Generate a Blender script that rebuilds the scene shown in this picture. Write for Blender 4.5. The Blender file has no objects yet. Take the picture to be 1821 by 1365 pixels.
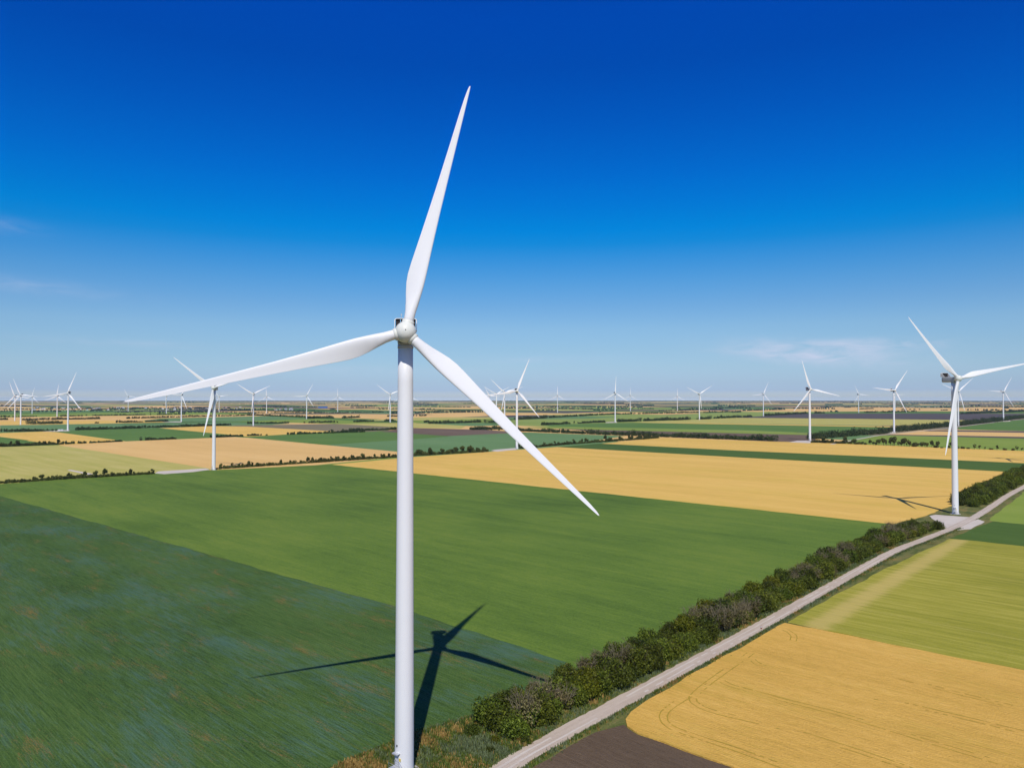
import bpy, math, random
import numpy as np
from mathutils import Matrix, Vector, Euler

rad = math.radians
scene = bpy.context.scene
COL = scene.collection

# ------------------------------------------------------------------ camera
FPX, YH, HC = 1290.0, 709.5, 80.2          # focal length in photo pixels, eye-level row, camera height (m)
PW, PH = 1821.0, 1365.0
cam_data = bpy.data.cameras.new('camera')
cam = bpy.data.objects.new('camera', cam_data)
COL.objects.link(cam)
cam.location = (0, 0, HC)
PITCH = math.atan((YH - PH / 2) / FPX)
cam.rotation_euler = (rad(90) + PITCH, 0, 0)
cam_data.sensor_width = 36.0
cam_data.lens = FPX / PW * 36.0
cam_data.clip_start = 1.0
cam_data.clip_end = 200000.0
scene.camera = cam

# ------------------------------------------------------------------ sun and sky
SUN_EL, SUN_AZ = 49.2, -0.45               # degrees; the light travels towards +Y, away from the camera
sun_data = bpy.data.lights.new('sun', 'SUN')
sun_data.energy = 4.0
sun_data.angle = rad(0.5)
sun_data.color = (1.0, 0.945, 0.87)
sun = bpy.data.objects.new('sun', sun_data)
sun.rotation_euler = (rad(90 - SUN_EL), 0, rad(-SUN_AZ))
COL.objects.link(sun)

world = bpy.data.worlds.new('World')
scene.world = world
world.use_nodes = True
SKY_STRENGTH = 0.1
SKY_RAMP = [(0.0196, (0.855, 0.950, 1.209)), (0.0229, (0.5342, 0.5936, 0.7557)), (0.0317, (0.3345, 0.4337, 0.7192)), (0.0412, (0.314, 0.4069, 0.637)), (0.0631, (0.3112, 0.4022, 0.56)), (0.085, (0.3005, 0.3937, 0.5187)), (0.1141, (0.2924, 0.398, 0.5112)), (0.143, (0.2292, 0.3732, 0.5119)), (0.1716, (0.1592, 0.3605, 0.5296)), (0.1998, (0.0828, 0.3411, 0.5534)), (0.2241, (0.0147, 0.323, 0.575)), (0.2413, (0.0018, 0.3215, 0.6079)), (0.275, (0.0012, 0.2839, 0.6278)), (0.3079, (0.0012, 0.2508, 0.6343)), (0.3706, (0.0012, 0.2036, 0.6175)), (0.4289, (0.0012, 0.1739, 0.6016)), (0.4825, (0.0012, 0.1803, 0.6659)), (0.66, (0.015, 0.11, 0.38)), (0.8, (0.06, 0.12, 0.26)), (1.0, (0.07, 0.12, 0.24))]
#SKYRAMP#
def build_world():
    nt = world.node_tree
    nt.nodes.clear()
    N, L = nt.nodes.new, nt.links.new
    out = N('ShaderNodeOutputWorld')
    bg = N('ShaderNodeBackground')
    bg.inputs['Strength'].default_value = SKY_STRENGTH
    sky = N('ShaderNodeTexSky')
    sky.sky_type = 'NISHITA'
    sky.sun_disc = False
    sky.sun_elevation = rad(SUN_EL)
    sky.sun_rotation = rad(180 + SUN_AZ)
    sky.altitude = 80
    sky.air_density = 1.0
    sky.dust_density = 0.6
    sky.ozone_density = 3.0
    tc = N('ShaderNodeTexCoord')
    sep = N('ShaderNodeSeparateXYZ')
    L(tc.outputs['Generated'], sep.inputs[0])
    # polarising-filter deepening of clear sky, by elevation; dimmed above view to cut blue fill
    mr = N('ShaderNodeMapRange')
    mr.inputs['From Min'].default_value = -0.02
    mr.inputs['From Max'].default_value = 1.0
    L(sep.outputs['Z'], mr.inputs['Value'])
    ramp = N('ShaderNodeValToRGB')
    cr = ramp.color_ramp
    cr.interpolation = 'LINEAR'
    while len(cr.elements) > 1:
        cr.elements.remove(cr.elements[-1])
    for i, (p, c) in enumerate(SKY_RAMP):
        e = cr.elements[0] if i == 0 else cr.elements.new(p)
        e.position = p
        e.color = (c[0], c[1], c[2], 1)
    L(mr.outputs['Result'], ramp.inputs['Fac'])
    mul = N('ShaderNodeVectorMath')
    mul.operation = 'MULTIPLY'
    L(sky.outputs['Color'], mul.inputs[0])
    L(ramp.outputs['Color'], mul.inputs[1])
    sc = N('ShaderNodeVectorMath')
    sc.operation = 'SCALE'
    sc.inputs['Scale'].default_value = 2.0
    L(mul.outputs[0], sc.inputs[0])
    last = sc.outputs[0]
    # faint wisps of high cloud: (azimuth deg from view axis, elevation deg, half width, half height, tilt, strength)
    wisps = [(22.6, 3.3, 5.2, 0.75, -0.09, 1.25), (27.2, 3.9, 3.4, 0.35, -0.03, 0.9), (-35.3, 11.1, 2.0, 0.45, 0.0, 0.2),
             (-34.0, 7.4, 5.0, 0.5, -0.05, 0.22), (-28, 3.9, 5.5, 0.28, -0.02, 0.2), (2.0, 3.1, 4.5, 0.3, 0.02, 0.22), (-12, 2.2, 9.0, 0.35, 0.0, 0.2)]
    atan = N('ShaderNodeMath'); atan.operation = 'ARCTAN2'
    L(sep.outputs['X'], atan.inputs[0]); L(sep.outputs['Y'], atan.inputs[1])
    asin = N('ShaderNodeMath'); asin.operation = 'ARCSINE'
    L(sep.outputs['Z'], asin.inputs[0])
    comb = N('ShaderNodeCombineXYZ')
    L(atan.outputs[0], comb.inputs[0]); L(asin.outputs[0], comb.inputs[1])
    noi = N('ShaderNodeTexNoise')
    noi.inputs['Scale'].default_value = 1.0
    noi.inputs['Detail'].default_value = 6
    noi.inputs['Roughness'].default_value = 0.6
    noi.inputs['Distortion'].default_value = 0.6
    mp = N('ShaderNodeMapping')
    mp.inputs['Scale'].default_value = (18, 85, 1)
    mp.inputs['Rotation'].default_value = (0, 0, 0.06)
    L(comb.outputs[0], mp.inputs['Vector']); L(mp.outputs[0], noi.inputs['Vector'])
    total = None
    def math2(op, a, b):
        n = N('ShaderNodeMath'); n.operation = op
        for k, v in enumerate((a, b)):
            if v is None: continue
            if isinstance(v, (int, float)): n.inputs[k].default_value = v
            else: L(v, n.inputs[k])
        return n.outputs[0]
    for az, el, hw, hh, tilt, s in wisps:
        dx = math2('SUBTRACT', atan.outputs[0], rad(az))
        dy0 = math2('SUBTRACT', asin.outputs[0], rad(el))
        dy = math2('SUBTRACT', dy0, math2('MULTIPLY', dx, tilt))
        a = math2('DIVIDE', dx, rad(hw)); b = math2('DIVIDE', dy, rad(hh))
        r2 = math2('ADD', math2('MULTIPLY', a, a), math2('MULTIPLY', b, b))
        fall = math2('MULTIPLY', math2('EXPONENT', math2('MULTIPLY', r2, -1.0), None), s)
        total = fall if total is None else math2('ADD', total, fall)
    ns = N('ShaderNodeMapRange')
    ns.inputs['From Min'].default_value = 0.30; ns.inputs['From Max'].default_value = 0.66
    L(noi.outputs['Fac'], ns.inputs['Value'])
    fac = math2('MULTIPLY', total, ns.outputs['Result'])
    mix = N('ShaderNodeMix'); mix.data_type = 'RGBA'
    L(fac, mix.inputs['Factor']); L(last, mix.inputs['A'])
    mix.inputs['B'].default_value = (5.6, 6.4, 8.2, 1)
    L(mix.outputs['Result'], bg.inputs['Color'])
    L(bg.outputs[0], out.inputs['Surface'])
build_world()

scene.view_settings.view_transform = 'Standard'
scene.view_settings.look = 'None'
scene.view_settings.exposure = 0.0
scene.view_settings.gamma = 1.0
scene.view_settings.use_curve_mapping = False
scene.cycles.volume_bounces = 0
scene.cycles.max_bounces = 6
scene.cycles.transparent_max_bounces = 8

# ------------------------------------------------------------------ helpers
def tag(o, label=None, cat=None, group=None, kind=None):
    if label: o['label'] = label
    if cat: o['category'] = cat
    if group: o['group'] = group
    if kind: o['kind'] = kind
    return o

def g(x, y, z=0.0):
    """photo pixel -> point on the ground (height z)"""
    cp, sp = math.cos(PITCH), math.sin(PITCH)
    a, b = (x - PW / 2) / FPX, (PH / 2 - y) / FPX
    d = Vector((a, cp - b * sp, sp + b * cp))
    t = (z - HC) / d.z
    return Vector((d.x * t, d.y * t, z))

def pix(p):
    cp, sp = math.cos(PITCH), math.sin(PITCH)
    dz = p[2] - HC
    zc = p[1] * cp + dz * sp
    return (PW / 2 + FPX * p[0] / zc, PH / 2 - FPX * (-p[1] * sp + dz * cp) / zc)

class MB:
    def __init__(s): s.v, s.f, s.m, s.sm = [], [], [], []
    def add(s, vs, fs, mi=0, smooth=False):
        o = len(s.v); s.v += [tuple(p) for p in vs]
        for f in fs:
            s.f.append(tuple(i + o for i in f)); s.m.append(mi); s.sm.append(smooth)
    def box(s, c, d, mi=0, rot=None):
        x, y, z = d[0] / 2, d[1] / 2, d[2] / 2
        vs = [Vector((i * x, j * y, k * z)) for k in (-1, 1) for j in (-1, 1) for i in (-1, 1)]
        if rot: vs = [rot @ v for v in vs]
        s.add([v + Vector(c) for v in vs], [(0, 2, 3, 1), (4, 5, 7, 6), (0, 1, 5, 4), (2, 6, 7, 3), (0, 4, 6, 2), (1, 3, 7, 5)], mi)
    def tube(s, pts, rr, n=6, mi=0, cap=True, smooth=True):
        pts = [Vector(p) for p in pts]
        if isinstance(rr, (int, float)): rr = [rr] * len(pts)
        vs = []
        ref = None
        for i, p in enumerate(pts):
            d = (pts[min(i + 1, len(pts) - 1)] - pts[max(i - 1, 0)]).normalized()
            if ref is None: ref = Vector((1, 0, 0)) if abs(d.x) < 0.8 else Vector((0, 1, 0))
            a = (ref - d * ref.dot(d)).normalized(); b = d.cross(a); ref = a
            vs += [p + (a * math.cos(2 * math.pi * k / n) + b * math.sin(2 * math.pi * k / n)) * rr[i] for k in range(n)]
        fs = [(i * n + k, i * n + (k + 1) % n, (i + 1) * n + (k + 1) % n, (i + 1) * n + k) for i in range(len(pts) - 1) for k in range(n)]
        if cap: fs += [tuple(range(n))[::-1], tuple(range((len(pts) - 1) * n, len(pts) * n))]
        s.add(vs, fs, mi, smooth)
    def lathe(s, prof, n=32, mi=0, smooth=True, M=None, cap=True):
        """prof: (radius, height) about +Z"""
        vs = [Vector((r * math.cos(2 * math.pi * k / n), r * math.sin(2 * math.pi * k / n), z)) for r, z in prof for k in range(n)]
        if M is not None: vs = [M @ v for v in vs]
        fs = [(i * n + k, i * n + (k + 1) % n, (i + 1) * n + (k + 1) % n, (i + 1) * n + k) for i in range(len(prof) - 1) for k in range(n)]
        if cap: fs += [tuple(range(n))[::-1], tuple(range((len(prof) - 1) * n, len(prof) * n))]
        s.add(vs, fs, mi, smooth)
    def build(s, name, mats, parent=None):
        me = bpy.data.meshes.new(name)
        me.from_pydata(s.v, [], s.f)
        for m in (mats if isinstance(mats, (list, tuple)) else [mats]): me.materials.append(m)
        me.polygons.foreach_set('material_index', s.m)
        me.polygons.foreach_set('use_smooth', s.sm)
        me.update()
        o = bpy.data.objects.new(name, me)
        COL.objects.link(o)
        if parent: o.parent = parent
        return o

def quads_object(name, V, mats, parent=None, mi=None):
    """V: (n,4,3) array of separate quads -> ONE mesh object"""
    n = len(V)
    me = bpy.data.meshes.new(name)
    me.vertices.add(4 * n); me.loops.add(4 * n); me.polygons.add(n)
    me.vertices.foreach_set('co', np.asarray(V, np.float32).reshape(-1))
    me.loops.foreach_set('vertex_index', np.arange(4 * n, dtype=np.int32))
    me.polygons.foreach_set('loop_start', np.arange(0, 4 * n, 4, dtype=np.int32))
    me.polygons.foreach_set('loop_total', np.full(n, 4, np.int32))
    for m in (mats if isinstance(mats, (list, tuple)) else [mats]): me.materials.append(m)
    if mi is not None: me.polygons.foreach_set('material_index', np.asarray(mi, np.int32))
    me.update(calc_edges=True)
    o = bpy.data.objects.new(name, me)
    COL.objects.link(o)
    if parent: o.parent = parent
    return o

def empty(name, loc=(0, 0, 0), rz=0.0, sc=1.0):
    o = bpy.data.objects.new(name, None)
    o.location = loc; o.rotation_euler = (0, 0, rz); o.scale = (sc, sc, sc)
    o.empty_display_size = 0.5
    COL.objects.link(o)
    return o

KIDS = {}
def kids_of(o):
    return KIDS.get(o, [])
def reg(parent, child):
    child.parent = parent
    KIDS.setdefault(parent, []).append(child)
    return child
def copy_tree(o, parent=None):
    c = o.copy(); COL.objects.link(c)
    if parent is not None: reg(parent, c)
    for ch in kids_of(o): copy_tree(ch, c)
    return c

# ------------------------------------------------------------------ materials
def new_mat(name):
    m = bpy.data.materials.new(name); m.use_nodes = True
    nt = m.node_tree; nt.nodes.clear()
    out = nt.nodes.new('ShaderNodeOutputMaterial')
    b = nt.nodes.new('ShaderNodeBsdfPrincipled')
    nt.links.new(b.outputs[0], out.inputs['Surface'])
    return m, nt, b, out

def c4(c): return (c[0], c[1], c[2], 1.0)

def flat(name, c, rough=0.6, spec=0.3, metal=0.0, noise=0.0, nscale=1.0):
    m, nt, b, out = new_mat(name)
    b.inputs['Roughness'].default_value = rough
    b.inputs['Specular IOR Level'].default_value = spec
    b.inputs['Metallic'].default_value = metal
    if noise:
        tc = nt.nodes.new('ShaderNodeTexCoord'); n = nt.nodes.new('ShaderNodeTexNoise')
        n.inputs['Scale'].default_value = nscale; n.inputs['Detail'].default_value = 5
        nt.links.new(tc.outputs['Object'], n.inputs['Vector'])
        mx = nt.nodes.new('ShaderNodeMix'); mx.data_type = 'RGBA'
        mx.inputs['A'].default_value = c4([k * (1 - noise) for k in c]); mx.inputs['B'].default_value = c4([min(1, k * (1 + noise)) for k in c])
        nt.links.new(n.outputs['Fac'], mx.inputs['Factor']); nt.links.new(mx.outputs['Result'], b.inputs['Base Color'])
    else:
        b.inputs['Base Color'].default_value = c4(c)
    return m

ROW = -43.2     # bearing of the crop rows: across the road
def field_mat(name, cols, ang=ROW, row=2.2, row_k=0.25, patch=90.0, patch_k=0.8, streak=(70.0, 5.0), streak_k=0.6, fine=0.7, fine_k=0.35,
              bump=0.5, blot=None, blot2=None, extra=None, mid_k=0.8, blot_mix=0.6):
    """crop surface: colour ramp driven by patches + streaks along the rows + drill rows + leaf-scale grain.
    blot / blot2 = (colour, size along rows, size across, threshold, softness, strength): patches of another growth"""
    m, nt, b, out = new_mat(name)
    N, L = nt.nodes.new, nt.links.new
    b.inputs['Roughness'].default_value = 0.85
    b.inputs['Specular IOR Level'].default_value = 0.12
    geo = N('ShaderNodeNewGeometry')
    rot = N('ShaderNodeMapping'); rot.vector_type = 'POINT'
    rot.inputs['Rotation'].default_value = (0, 0, rad(-ang))
    L(geo.outputs['Position'], rot.inputs['Vector'])
    def noise(sx, sy, detail=4, rough=0.55, off=0.0, dist=0.0):
        mp = N('ShaderNodeMapping'); mp.inputs['Scale'].default_value = (1 / sx, 1 / sy, 1 / sy)
        mp.inputs['Location'].default_value = (off, off * 1.7, off * 0.3)
        L(rot.outputs[0], mp.inputs['Vector'])
        n = N('ShaderNodeTexNoise'); n.inputs['Scale'].default_value = 1.0
        n.inputs['Detail'].default_value = detail; n.inputs['Roughness'].default_value = rough; n.inputs['Distortion'].default_value = dist
        L(mp.outputs[0], n.inputs['Vector'])
        return n.outputs['Fac']
    def ma(op, a, bb):
        n = N('ShaderNodeMath'); n.operation = op
        for k, v in enumerate((a, bb)):
            if isinstance(v, (int, float)): n.inputs[k].default_value = v
            else: L(v, n.inputs[k])
        return n.outputs[0]
    seed = (hash(name) if False else sum(ord(ch) * (i + 3) for i, ch in enumerate(name))) % 97 * 0.37
    f = ma('MULTIPLY', ma('SUBTRACT', noise(patch, patch * 0.6, 3, 0.5, seed), 0.5), patch_k)
    f = ma('ADD', f, ma('MULTIPLY', ma('SUBTRACT', noise(streak[0], streak[1], 4, 0.6, seed + 3), 0.5), streak_k))
    fine_n = noise(fine, fine, 3, 0.7, seed + 5)
    f = ma('ADD', f, ma('MULTIPLY', ma('SUBTRACT', fine_n, 0.5), fine_k))
    mid_n = noise(fine * 9, fine * 3, 3, 0.65, seed + 7)
    f = ma('ADD', f, ma('MULTIPLY', ma('SUBTRACT', mid_n, 0.5), fine_k * mid_k))
    rown = None
    if row_k:
        rown = noise(row * 8, row * 0.3, 3, 0.7, seed + 9)
        f = ma('ADD', f, ma('MULTIPLY', ma('SUBTRACT', rown, 0.5), row_k))
    f = ma('ADD', f, 0.5)
    ramp = N('ShaderNodeValToRGB'); cr = ramp.color_ramp
    while len(cr.elements) > 1: cr.elements.remove(cr.elements[-1])
    for i, c in enumerate(cols):
        p = i / max(1, len(cols) - 1)
        p = 0.18 + 0.64 * p
        e = cr.elements[0] if i == 0 else cr.elements.new(p)
        e.position = p; e.color = c4(c)
    L(f, ramp.inputs['Fac'])
    col = ramp.outputs['Color']
    for j, bl in enumerate((blot, blot2)):
        if not bl: continue
        bc, sx, sy, th, soft, k = bl
        n1 = noise(sx, sy, 5, 0.62, seed + 11 + 7 * j, 0.3)
        n2 = noise(sx * 0.13, sy * 0.03, 4, 0.8, seed + 15 + 7 * j)
        v = ma('ADD', ma('MULTIPLY', n1, 1 - blot_mix), ma('MULTIPLY', n2, blot_mix))
        v = ma('ADD', v, ma('MULTIPLY', ma('SUBTRACT', fine_n, 0.5), 0.22))
        mr = N('ShaderNodeMapRange'); mr.inputs['From Min'].default_value = th; mr.inputs['From Max'].default_value = th + soft
        mr.inputs['To Max'].default_value = k
        L(v, mr.inputs['Value'])
        mx = N('ShaderNodeMix'); mx.data_type = 'RGBA'
        L(mr.outputs['Result'], mx.inputs['Factor']); L(col, mx.inputs['A']); mx.inputs['B'].default_value = c4(bc)
        col = mx.outputs['Result']
    if extra:                                                # (colour, position along the rows, half width, strength)
        sp = N('ShaderNodeSeparateXYZ'); L(rot.outputs[0], sp.inputs[0])
        dd = ma('DIVIDE', ma('SUBTRACT', sp.outputs[0], extra[1]), extra[2])
        dd = ma('ADD', dd, ma('MULTIPLY', ma('SUBTRACT', noise(18, .9, 4, 0.7, seed + 31), 0.5), 2.8))
        d2 = ma('MULTIPLY', dd, dd)
        fall = ma('POWER', 2.718, ma('MULTIPLY', ma('MULTIPLY', d2, d2), -1.0))
        fall = ma('MULTIPLY', fall, extra[3])
        mx = N('ShaderNodeMix'); mx.data_type = 'RGBA'
        L(fall, mx.inputs['Factor']); L(col, mx.inputs['A']); mx.inputs['B'].default_value = c4(extra[0])
        col = mx.outputs['Result']
    L(col, b.inputs['Base Color'])
    if bump:
        h = ma('ADD', fine_n, mid_n)
        if rown is not None: h = ma('ADD', h, rown)
        bp = N('ShaderNodeBump'); bp.inputs['Strength'].default_value = bump; bp.inputs['Distance'].default_value = 0.25
        L(h, bp.inputs['Height']); L(bp.outputs[0], b.inputs['Normal'])
    return m

def leaf_mat(name, c_dark, c_light, trans=0.25, obj_var=0.35):
    m, nt, b, out = new_mat(name)
    N, L = nt.nodes.new, nt.links.new
    geo = N('ShaderNodeNewGeometry'); oi = N('ShaderNodeObjectInfo')
    mx = N('ShaderNodeMix'); mx.data_type = 'RGBA'
    mx.inputs['A'].default_value = c4(c_dark); mx.inputs['B'].default_value = c4(c_light)
    L(geo.outputs['Random Per Island'], mx.inputs['Factor'])
    hs = N('ShaderNodeHueSaturation')
    mr = N('ShaderNodeMapRange'); mr.inputs['To Min'].default_value = 1 - obj_var; mr.inputs['To Max'].default_value = 1 + obj_var
    L(oi.outputs['Random'], mr.inputs['Value']); L(mr.outputs['Result'], hs.inputs['Value'])
    mr2 = N('ShaderNodeMapRange'); mr2.inputs['To Min'].default_value = 0.485; mr2.inputs['To Max'].default_value = 0.515
    mu = N('ShaderNodeMath'); mu.operation = 'MULTIPLY'; mu.inputs[1].default_value = 7.31
    fr = N('ShaderNodeMath'); fr.operation = 'FRACT'
    L(oi.outputs['Random'], mu.inputs[0]); L(mu.outputs[0], fr.inputs[0]); L(fr.outputs[0], mr2.inputs['Value']); L(mr2.outputs['Result'], hs.inputs['Hue'])
    L(mx.outputs['Result'], hs.inputs['Color']); L(hs.outputs[0], b.inputs['Base Color'])
    b.inputs['Roughness'].default_value = 0.55; b.inputs['Specular IOR Level'].default_value = 0.2
    if trans:
        tr = N('ShaderNodeBsdfTranslucent'); L(hs.outputs[0], tr.inputs['Color'])
        ms = N('ShaderNodeMixShader'); ms.inputs[0].default_value = trans
        L(b.outputs[0], ms.inputs[1]); L(tr.outputs[0], ms.inputs[2]); L(ms.outputs[0], out.inputs['Surface'])
    return m

_q = g(1585, 1035); HEADLAND = _q.x * math.cos(rad(ROW)) + _q.y * math.sin(rad(ROW))
M = {}
M['flax'] = field_mat('flax field', [(.024, .052, .009), (.064, .125, .024), (.112, .18, .042)], row=1.6, row_k=.9, patch=70, patch_k=.4, streak=(60, 9.0), streak_k=.25, mid_k=.25, blot_mix=.5,
                      fine=.45, fine_k=1.1, bump=1.0, blot=((.085, .175, .15), 70, 30, .49, .14, .55), blot2=((.24, .15, .045), 26, 7, .565, .06, .75))
M['green'] = field_mat('green crop', [(.064, .12, .018), (.12, .196, .027), (.185, .246, .036)], row=3, row_k=.45, patch=110, patch_k=.7, streak=(110, 12), streak_k=.5, mid_k=.5,
                       fine=.8, fine_k=.65, bump=.6)
M['wheat'] = field_mat('ripe wheat', [(.61, .375, .08), (.745, .475, .115), (.84, .55, .16)], row=4, row_k=.4, patch=160, patch_k=.4, streak=(220, 14), streak_k=.55,
                       fine=1.0, fine_k=.35, bump=.4, blot=((.56, .41, .05), 220, 50, .50, .1, .5))
M['gold'] = field_mat('golden wheat', [(.50, .30, .055), (.69, .41, .085), (.82, .515, .13)], row=1.3, row_k=.4, patch=50, patch_k=.35, streak=(70, 6), streak_k=.45,
                      fine=.5, fine_k=.6, bump=1.0, blot=((.44, .32, .04), 60, 16, .52, .12, .5))
M['olive'] = field_mat('ripening barley', [(.19, .20, .022), (.315, .30, .036), (.46, .40, .075)], row=2.0, row_k=.5, patch=90, patch_k=.5, streak=(45, 2.6), streak_k=.95,
                       fine=.7, fine_k=.3, bump=.6, blot=((.5, .42, .13), 120, 8, .55, .08, .5), extra=((.60, .45, .15), HEADLAND, 4.2, .6))
M['darkgreen'] = field_mat('dark green crop', [(.055, .105, .017), (.074, .132, .021), (.095, .158, .03)], row=2, row_k=.3, patch=70, patch_k=.6, streak=(100, 8), streak_k=.5, bump=.5, fine_k=.25)
M['midgreen'] = field_mat('mid green crop', [(.085, .165, .03), (.11, .20, .037), (.14, .225, .048)], row_k=0, patch=220, patch_k=.6, streak=(300, 20), streak_k=.5, bump=.2, fine_k=.1, fine=2)
M['bluegreen'] = field_mat('blue green crop', [(.108, .20, .066), (.138, .242, .086), (.168, .272, .108)], row_k=0, patch=250, patch_k=.7, streak=(400, 25), streak_k=.6, bump=.2, fine_k=.1, fine=2)
M['palegreen'] = field_mat('pale green crop', [(.20, .27, .05), (.255, .325, .07), (.31, .35, .09)], row_k=0, patch=220, patch_k=.7, streak=(400, 25), streak_k=.6, bump=.2, fine_k=.1, fine=2)
M['limegreen'] = field_mat('lime green crop', [(.17, .25, .032), (.225, .30, .045), (.28, .34, .065)], row_k=0, patch=160, patch_k=.6, streak=(300, 20), streak_k=.5, bump=.2, fine_k=.1, fine=2)
M['straw'] = field_mat('pale straw crop', [(.36, .36, .07), (.47, .42, .11), (.56, .48, .17)], row=3, row_k=.3, patch=120, patch_k=.5, streak=(160, 8), streak_k=.9, bump=.3, fine_k=.15, fine=1.5)
M['tan'] = field_mat('tan wheat', [(.64, .40, .13), (.73, .465, .165), (.80, .53, .21)], row_k=0, patch=250, patch_k=.6, streak=(400, 18), streak_k=.6, bump=.2, fine_k=.1, fine=2)
M['brown'] = field_mat('ploughed soil', [(.125, .085, .055), (.165, .113, .075), (.195, .138, .095)], row_k=.2, patch=200, patch_k=.6, streak=(300, 20), streak_k=.5, bump=.3, fine_k=.2, fine=1.5)
M['darkbrown'] = field_mat('dark ploughed soil', [(.085, .07, .062), (.10, .082, .075), (.12, .1, .09)], row_k=.2, patch=300, patch_k=.6, streak=(400, 20), streak_k=.5, bump=.3, fine_k=.2, fine=1.5)
M['greybrown'] = field_mat('grey brown fallow', [(.175, .15, .08), (.22, .185, .10), (.255, .215, .125)], row_k=.2, patch=300, patch_k=.6, streak=(400, 20), streak_k=.5, bump=.3, fine_k=.2, fine=1.5)
M['soil'] = field_mat('bare dark soil', [(.10, .068, .04), (.14, .097, .06), (.18, .13, .085)], row=.8, row_k=.35, patch=20, patch_k=.5, streak=(30, 2), streak_k=.5, fine=.35, fine_k=.55, bump=1.0,
                      blot=((.10, .13, .03), 14, 10, .60, .12, .6))
M['verge'] = field_mat('weedy verge', [(.05, .07, .015), (.10, .125, .03), (.17, .17, .055), (.27, .19, .06)], ang=46, row_k=0, patch=12, patch_k=.9, streak=(14, 4), streak_k=.7, fine=.5, fine_k=.7, bump=1.0,
                       blot=((.36, .20, .05), 16, 9, .55, .08, .6))
M['road'] = field_mat('gravel road', [(.42, .335, .255), (.525, .435, .345), (.61, .52, .43)], ang=46, row_k=0, patch=14, patch_k=.5, streak=(40, .9), streak_k=.7, fine=.3, fine_k=.4, bump=.5)
M['pad'] = field_mat('gravel hardstand', [(.50, .43, .35), (.60, .53, .45), (.66, .6, .52)], ang=20, row_k=0, patch=14, patch_k=.6, streak=(20, 3), streak_k=.5, fine=.3, fine_k=.3, bump=.4)
M['track'] = field_mat('wheel track', [(.34, .25, .035), (.43, .29, .042), (.52, .33, .05)], row_k=0, patch=8, patch_k=.9, streak=(10, 2), streak_k=.6, fine=.5, fine_k=.5, bump=.6)
M['ground'] = field_mat('steppe', [(.16, .18, .07), (.26, .24, .11), (.36, .29, .15)], row_k=0, patch=900, patch_k=.9, streak=(2000, 250), streak_k=.8, bump=0, fine_k=.1, fine=5)

# ------------------------------------------------------------------ the ground
UA = rad(46.5)                                  # the road runs along u, the fields across it along v
U2 = Vector((math.cos(UA), math.sin(UA))); V2 = Vector((-math.sin(UA), math.cos(UA)))

mb = MB()
R0 = 47000.0
ring = [(R0 * math.cos(2 * math.pi * k / 256), R0 * math.sin(2 * math.pi * k / 256), -0.4) for k in range(256)]
mb.add(ring, [tuple(range(256))])
tag(mb.build('ground', M['ground']), 'open steppe farmland reaching to the horizon', kind='structure')

rng = random.Random(11)
cells = []
def split(u0, u1, v0, v1):
    cu, cv = (u0 + u1) / 2, (v0 + v1) / 2
    p = U2 * cu + V2 * cv
    half = math.hypot(u1 - u0, v1 - v0) / 2
    d = max(300.0, p.length - half)
    ang = abs(math.degrees(math.atan2(p.x, p.y)))
    if p.length - half > 33000 or (p.length > half * 1.5 and ang - math.degrees(math.asin(min(1, half / p.length))) > 48): return
    tu = 420 + d * 0.045; tv = 800 + d * 0.075
    if rng.random() < 0.3: tu, tv = tv, tu
    ru, rv = (u1 - u0) / tu, (v1 - v0) / tv
    if max(ru, rv) > 1.25:
        t = rng.uniform(0.36, 0.64)
        if ru > rv:
            m = u0 + (u1 - u0) * t; split(u0, m, v0, v1); split(m, u1, v0, v1)
        else:
            m = v0 + (v1 - v0) * t; split(u0, u1, v0, m); split(u0, u1, m, v1)
        return
    cells.append((u0, u1, v0, v1))
split(-34000, 34000, -34000, 34000)
far_kinds = ['tan', 'tan', 'tan', 'tan', 'straw', 'palegreen', 'palegreen', 'bluegreen', 'bluegreen', 'midgreen', 'darkgreen', 'greybrown', 'greybrown', 'darkbrown', 'brown', 'tan']
far_slots = sorted(set(far_kinds))
V, MI = [], []
for (u0, u1, v0, v1) in cells:
    q = []
    for u, v in ((u0, v0), (u1, v0), (u1, v1), (u0, v1)):
        p = U2 * u + V2 * v
        q.append((p.x, p.y, 0.0))
    V.append(q); MI.append(far_slots.index(rng.choice(far_kinds)))
tag(quads_object('farmland', np.array(V), [M[k] for k in far_slots], mi=MI), 'patchwork of distant grain and fallow fields under the horizon', kind='structure')

# road: centre line from its two edges in the photo
edges = [((700, 1479), (745, 1500)), ((880, 1365), (922, 1365)), ((1000, 1294), (1000, 1321)), ((1154, 1213), (1154, 1232.5)), ((1384.5, 1088.5), (1384.5, 1104)), ((1577, 983), (1577, 992.5)),
         ((1640, 957.6), (1640, 964.8)), ((1686, 939.2), (1692, 944)), ((1724.5, 919.8), (1744, 918.8)), ((1763, 896.4), (1775, 898)), ((1787, 881), (1799, 881)), ((1821, 862), (1821, 870)), ((1900, 822), (1900, 828.5)), ((2050, 765), (2050, 769.5))]
def catmull(P, n):
    out = []
    for i in range(len(P) - 1):
        p0, p1, p2, p3 = P[max(i - 1, 0)], P[i], P[i + 1], P[min(i + 2, len(P) - 1)]
        for k in range(n):
            t = k / n
            out.append(0.5 * ((2 * p1) + (p2 - p0) * t + (2 * p0 - 5 * p1 + 4 * p2 - p3) * t * t + (3 * p1 - p0 - 3 * p2 + p3) * t ** 3))
    out.append(P[-1]); return out
RL = catmull([g(*a) for a, b in edges], 12); RR = catmull([g(*b) for a, b in edges], 12)
CEN = [(a + b) / 2 for a, b in zip(RL, RR)]
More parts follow.
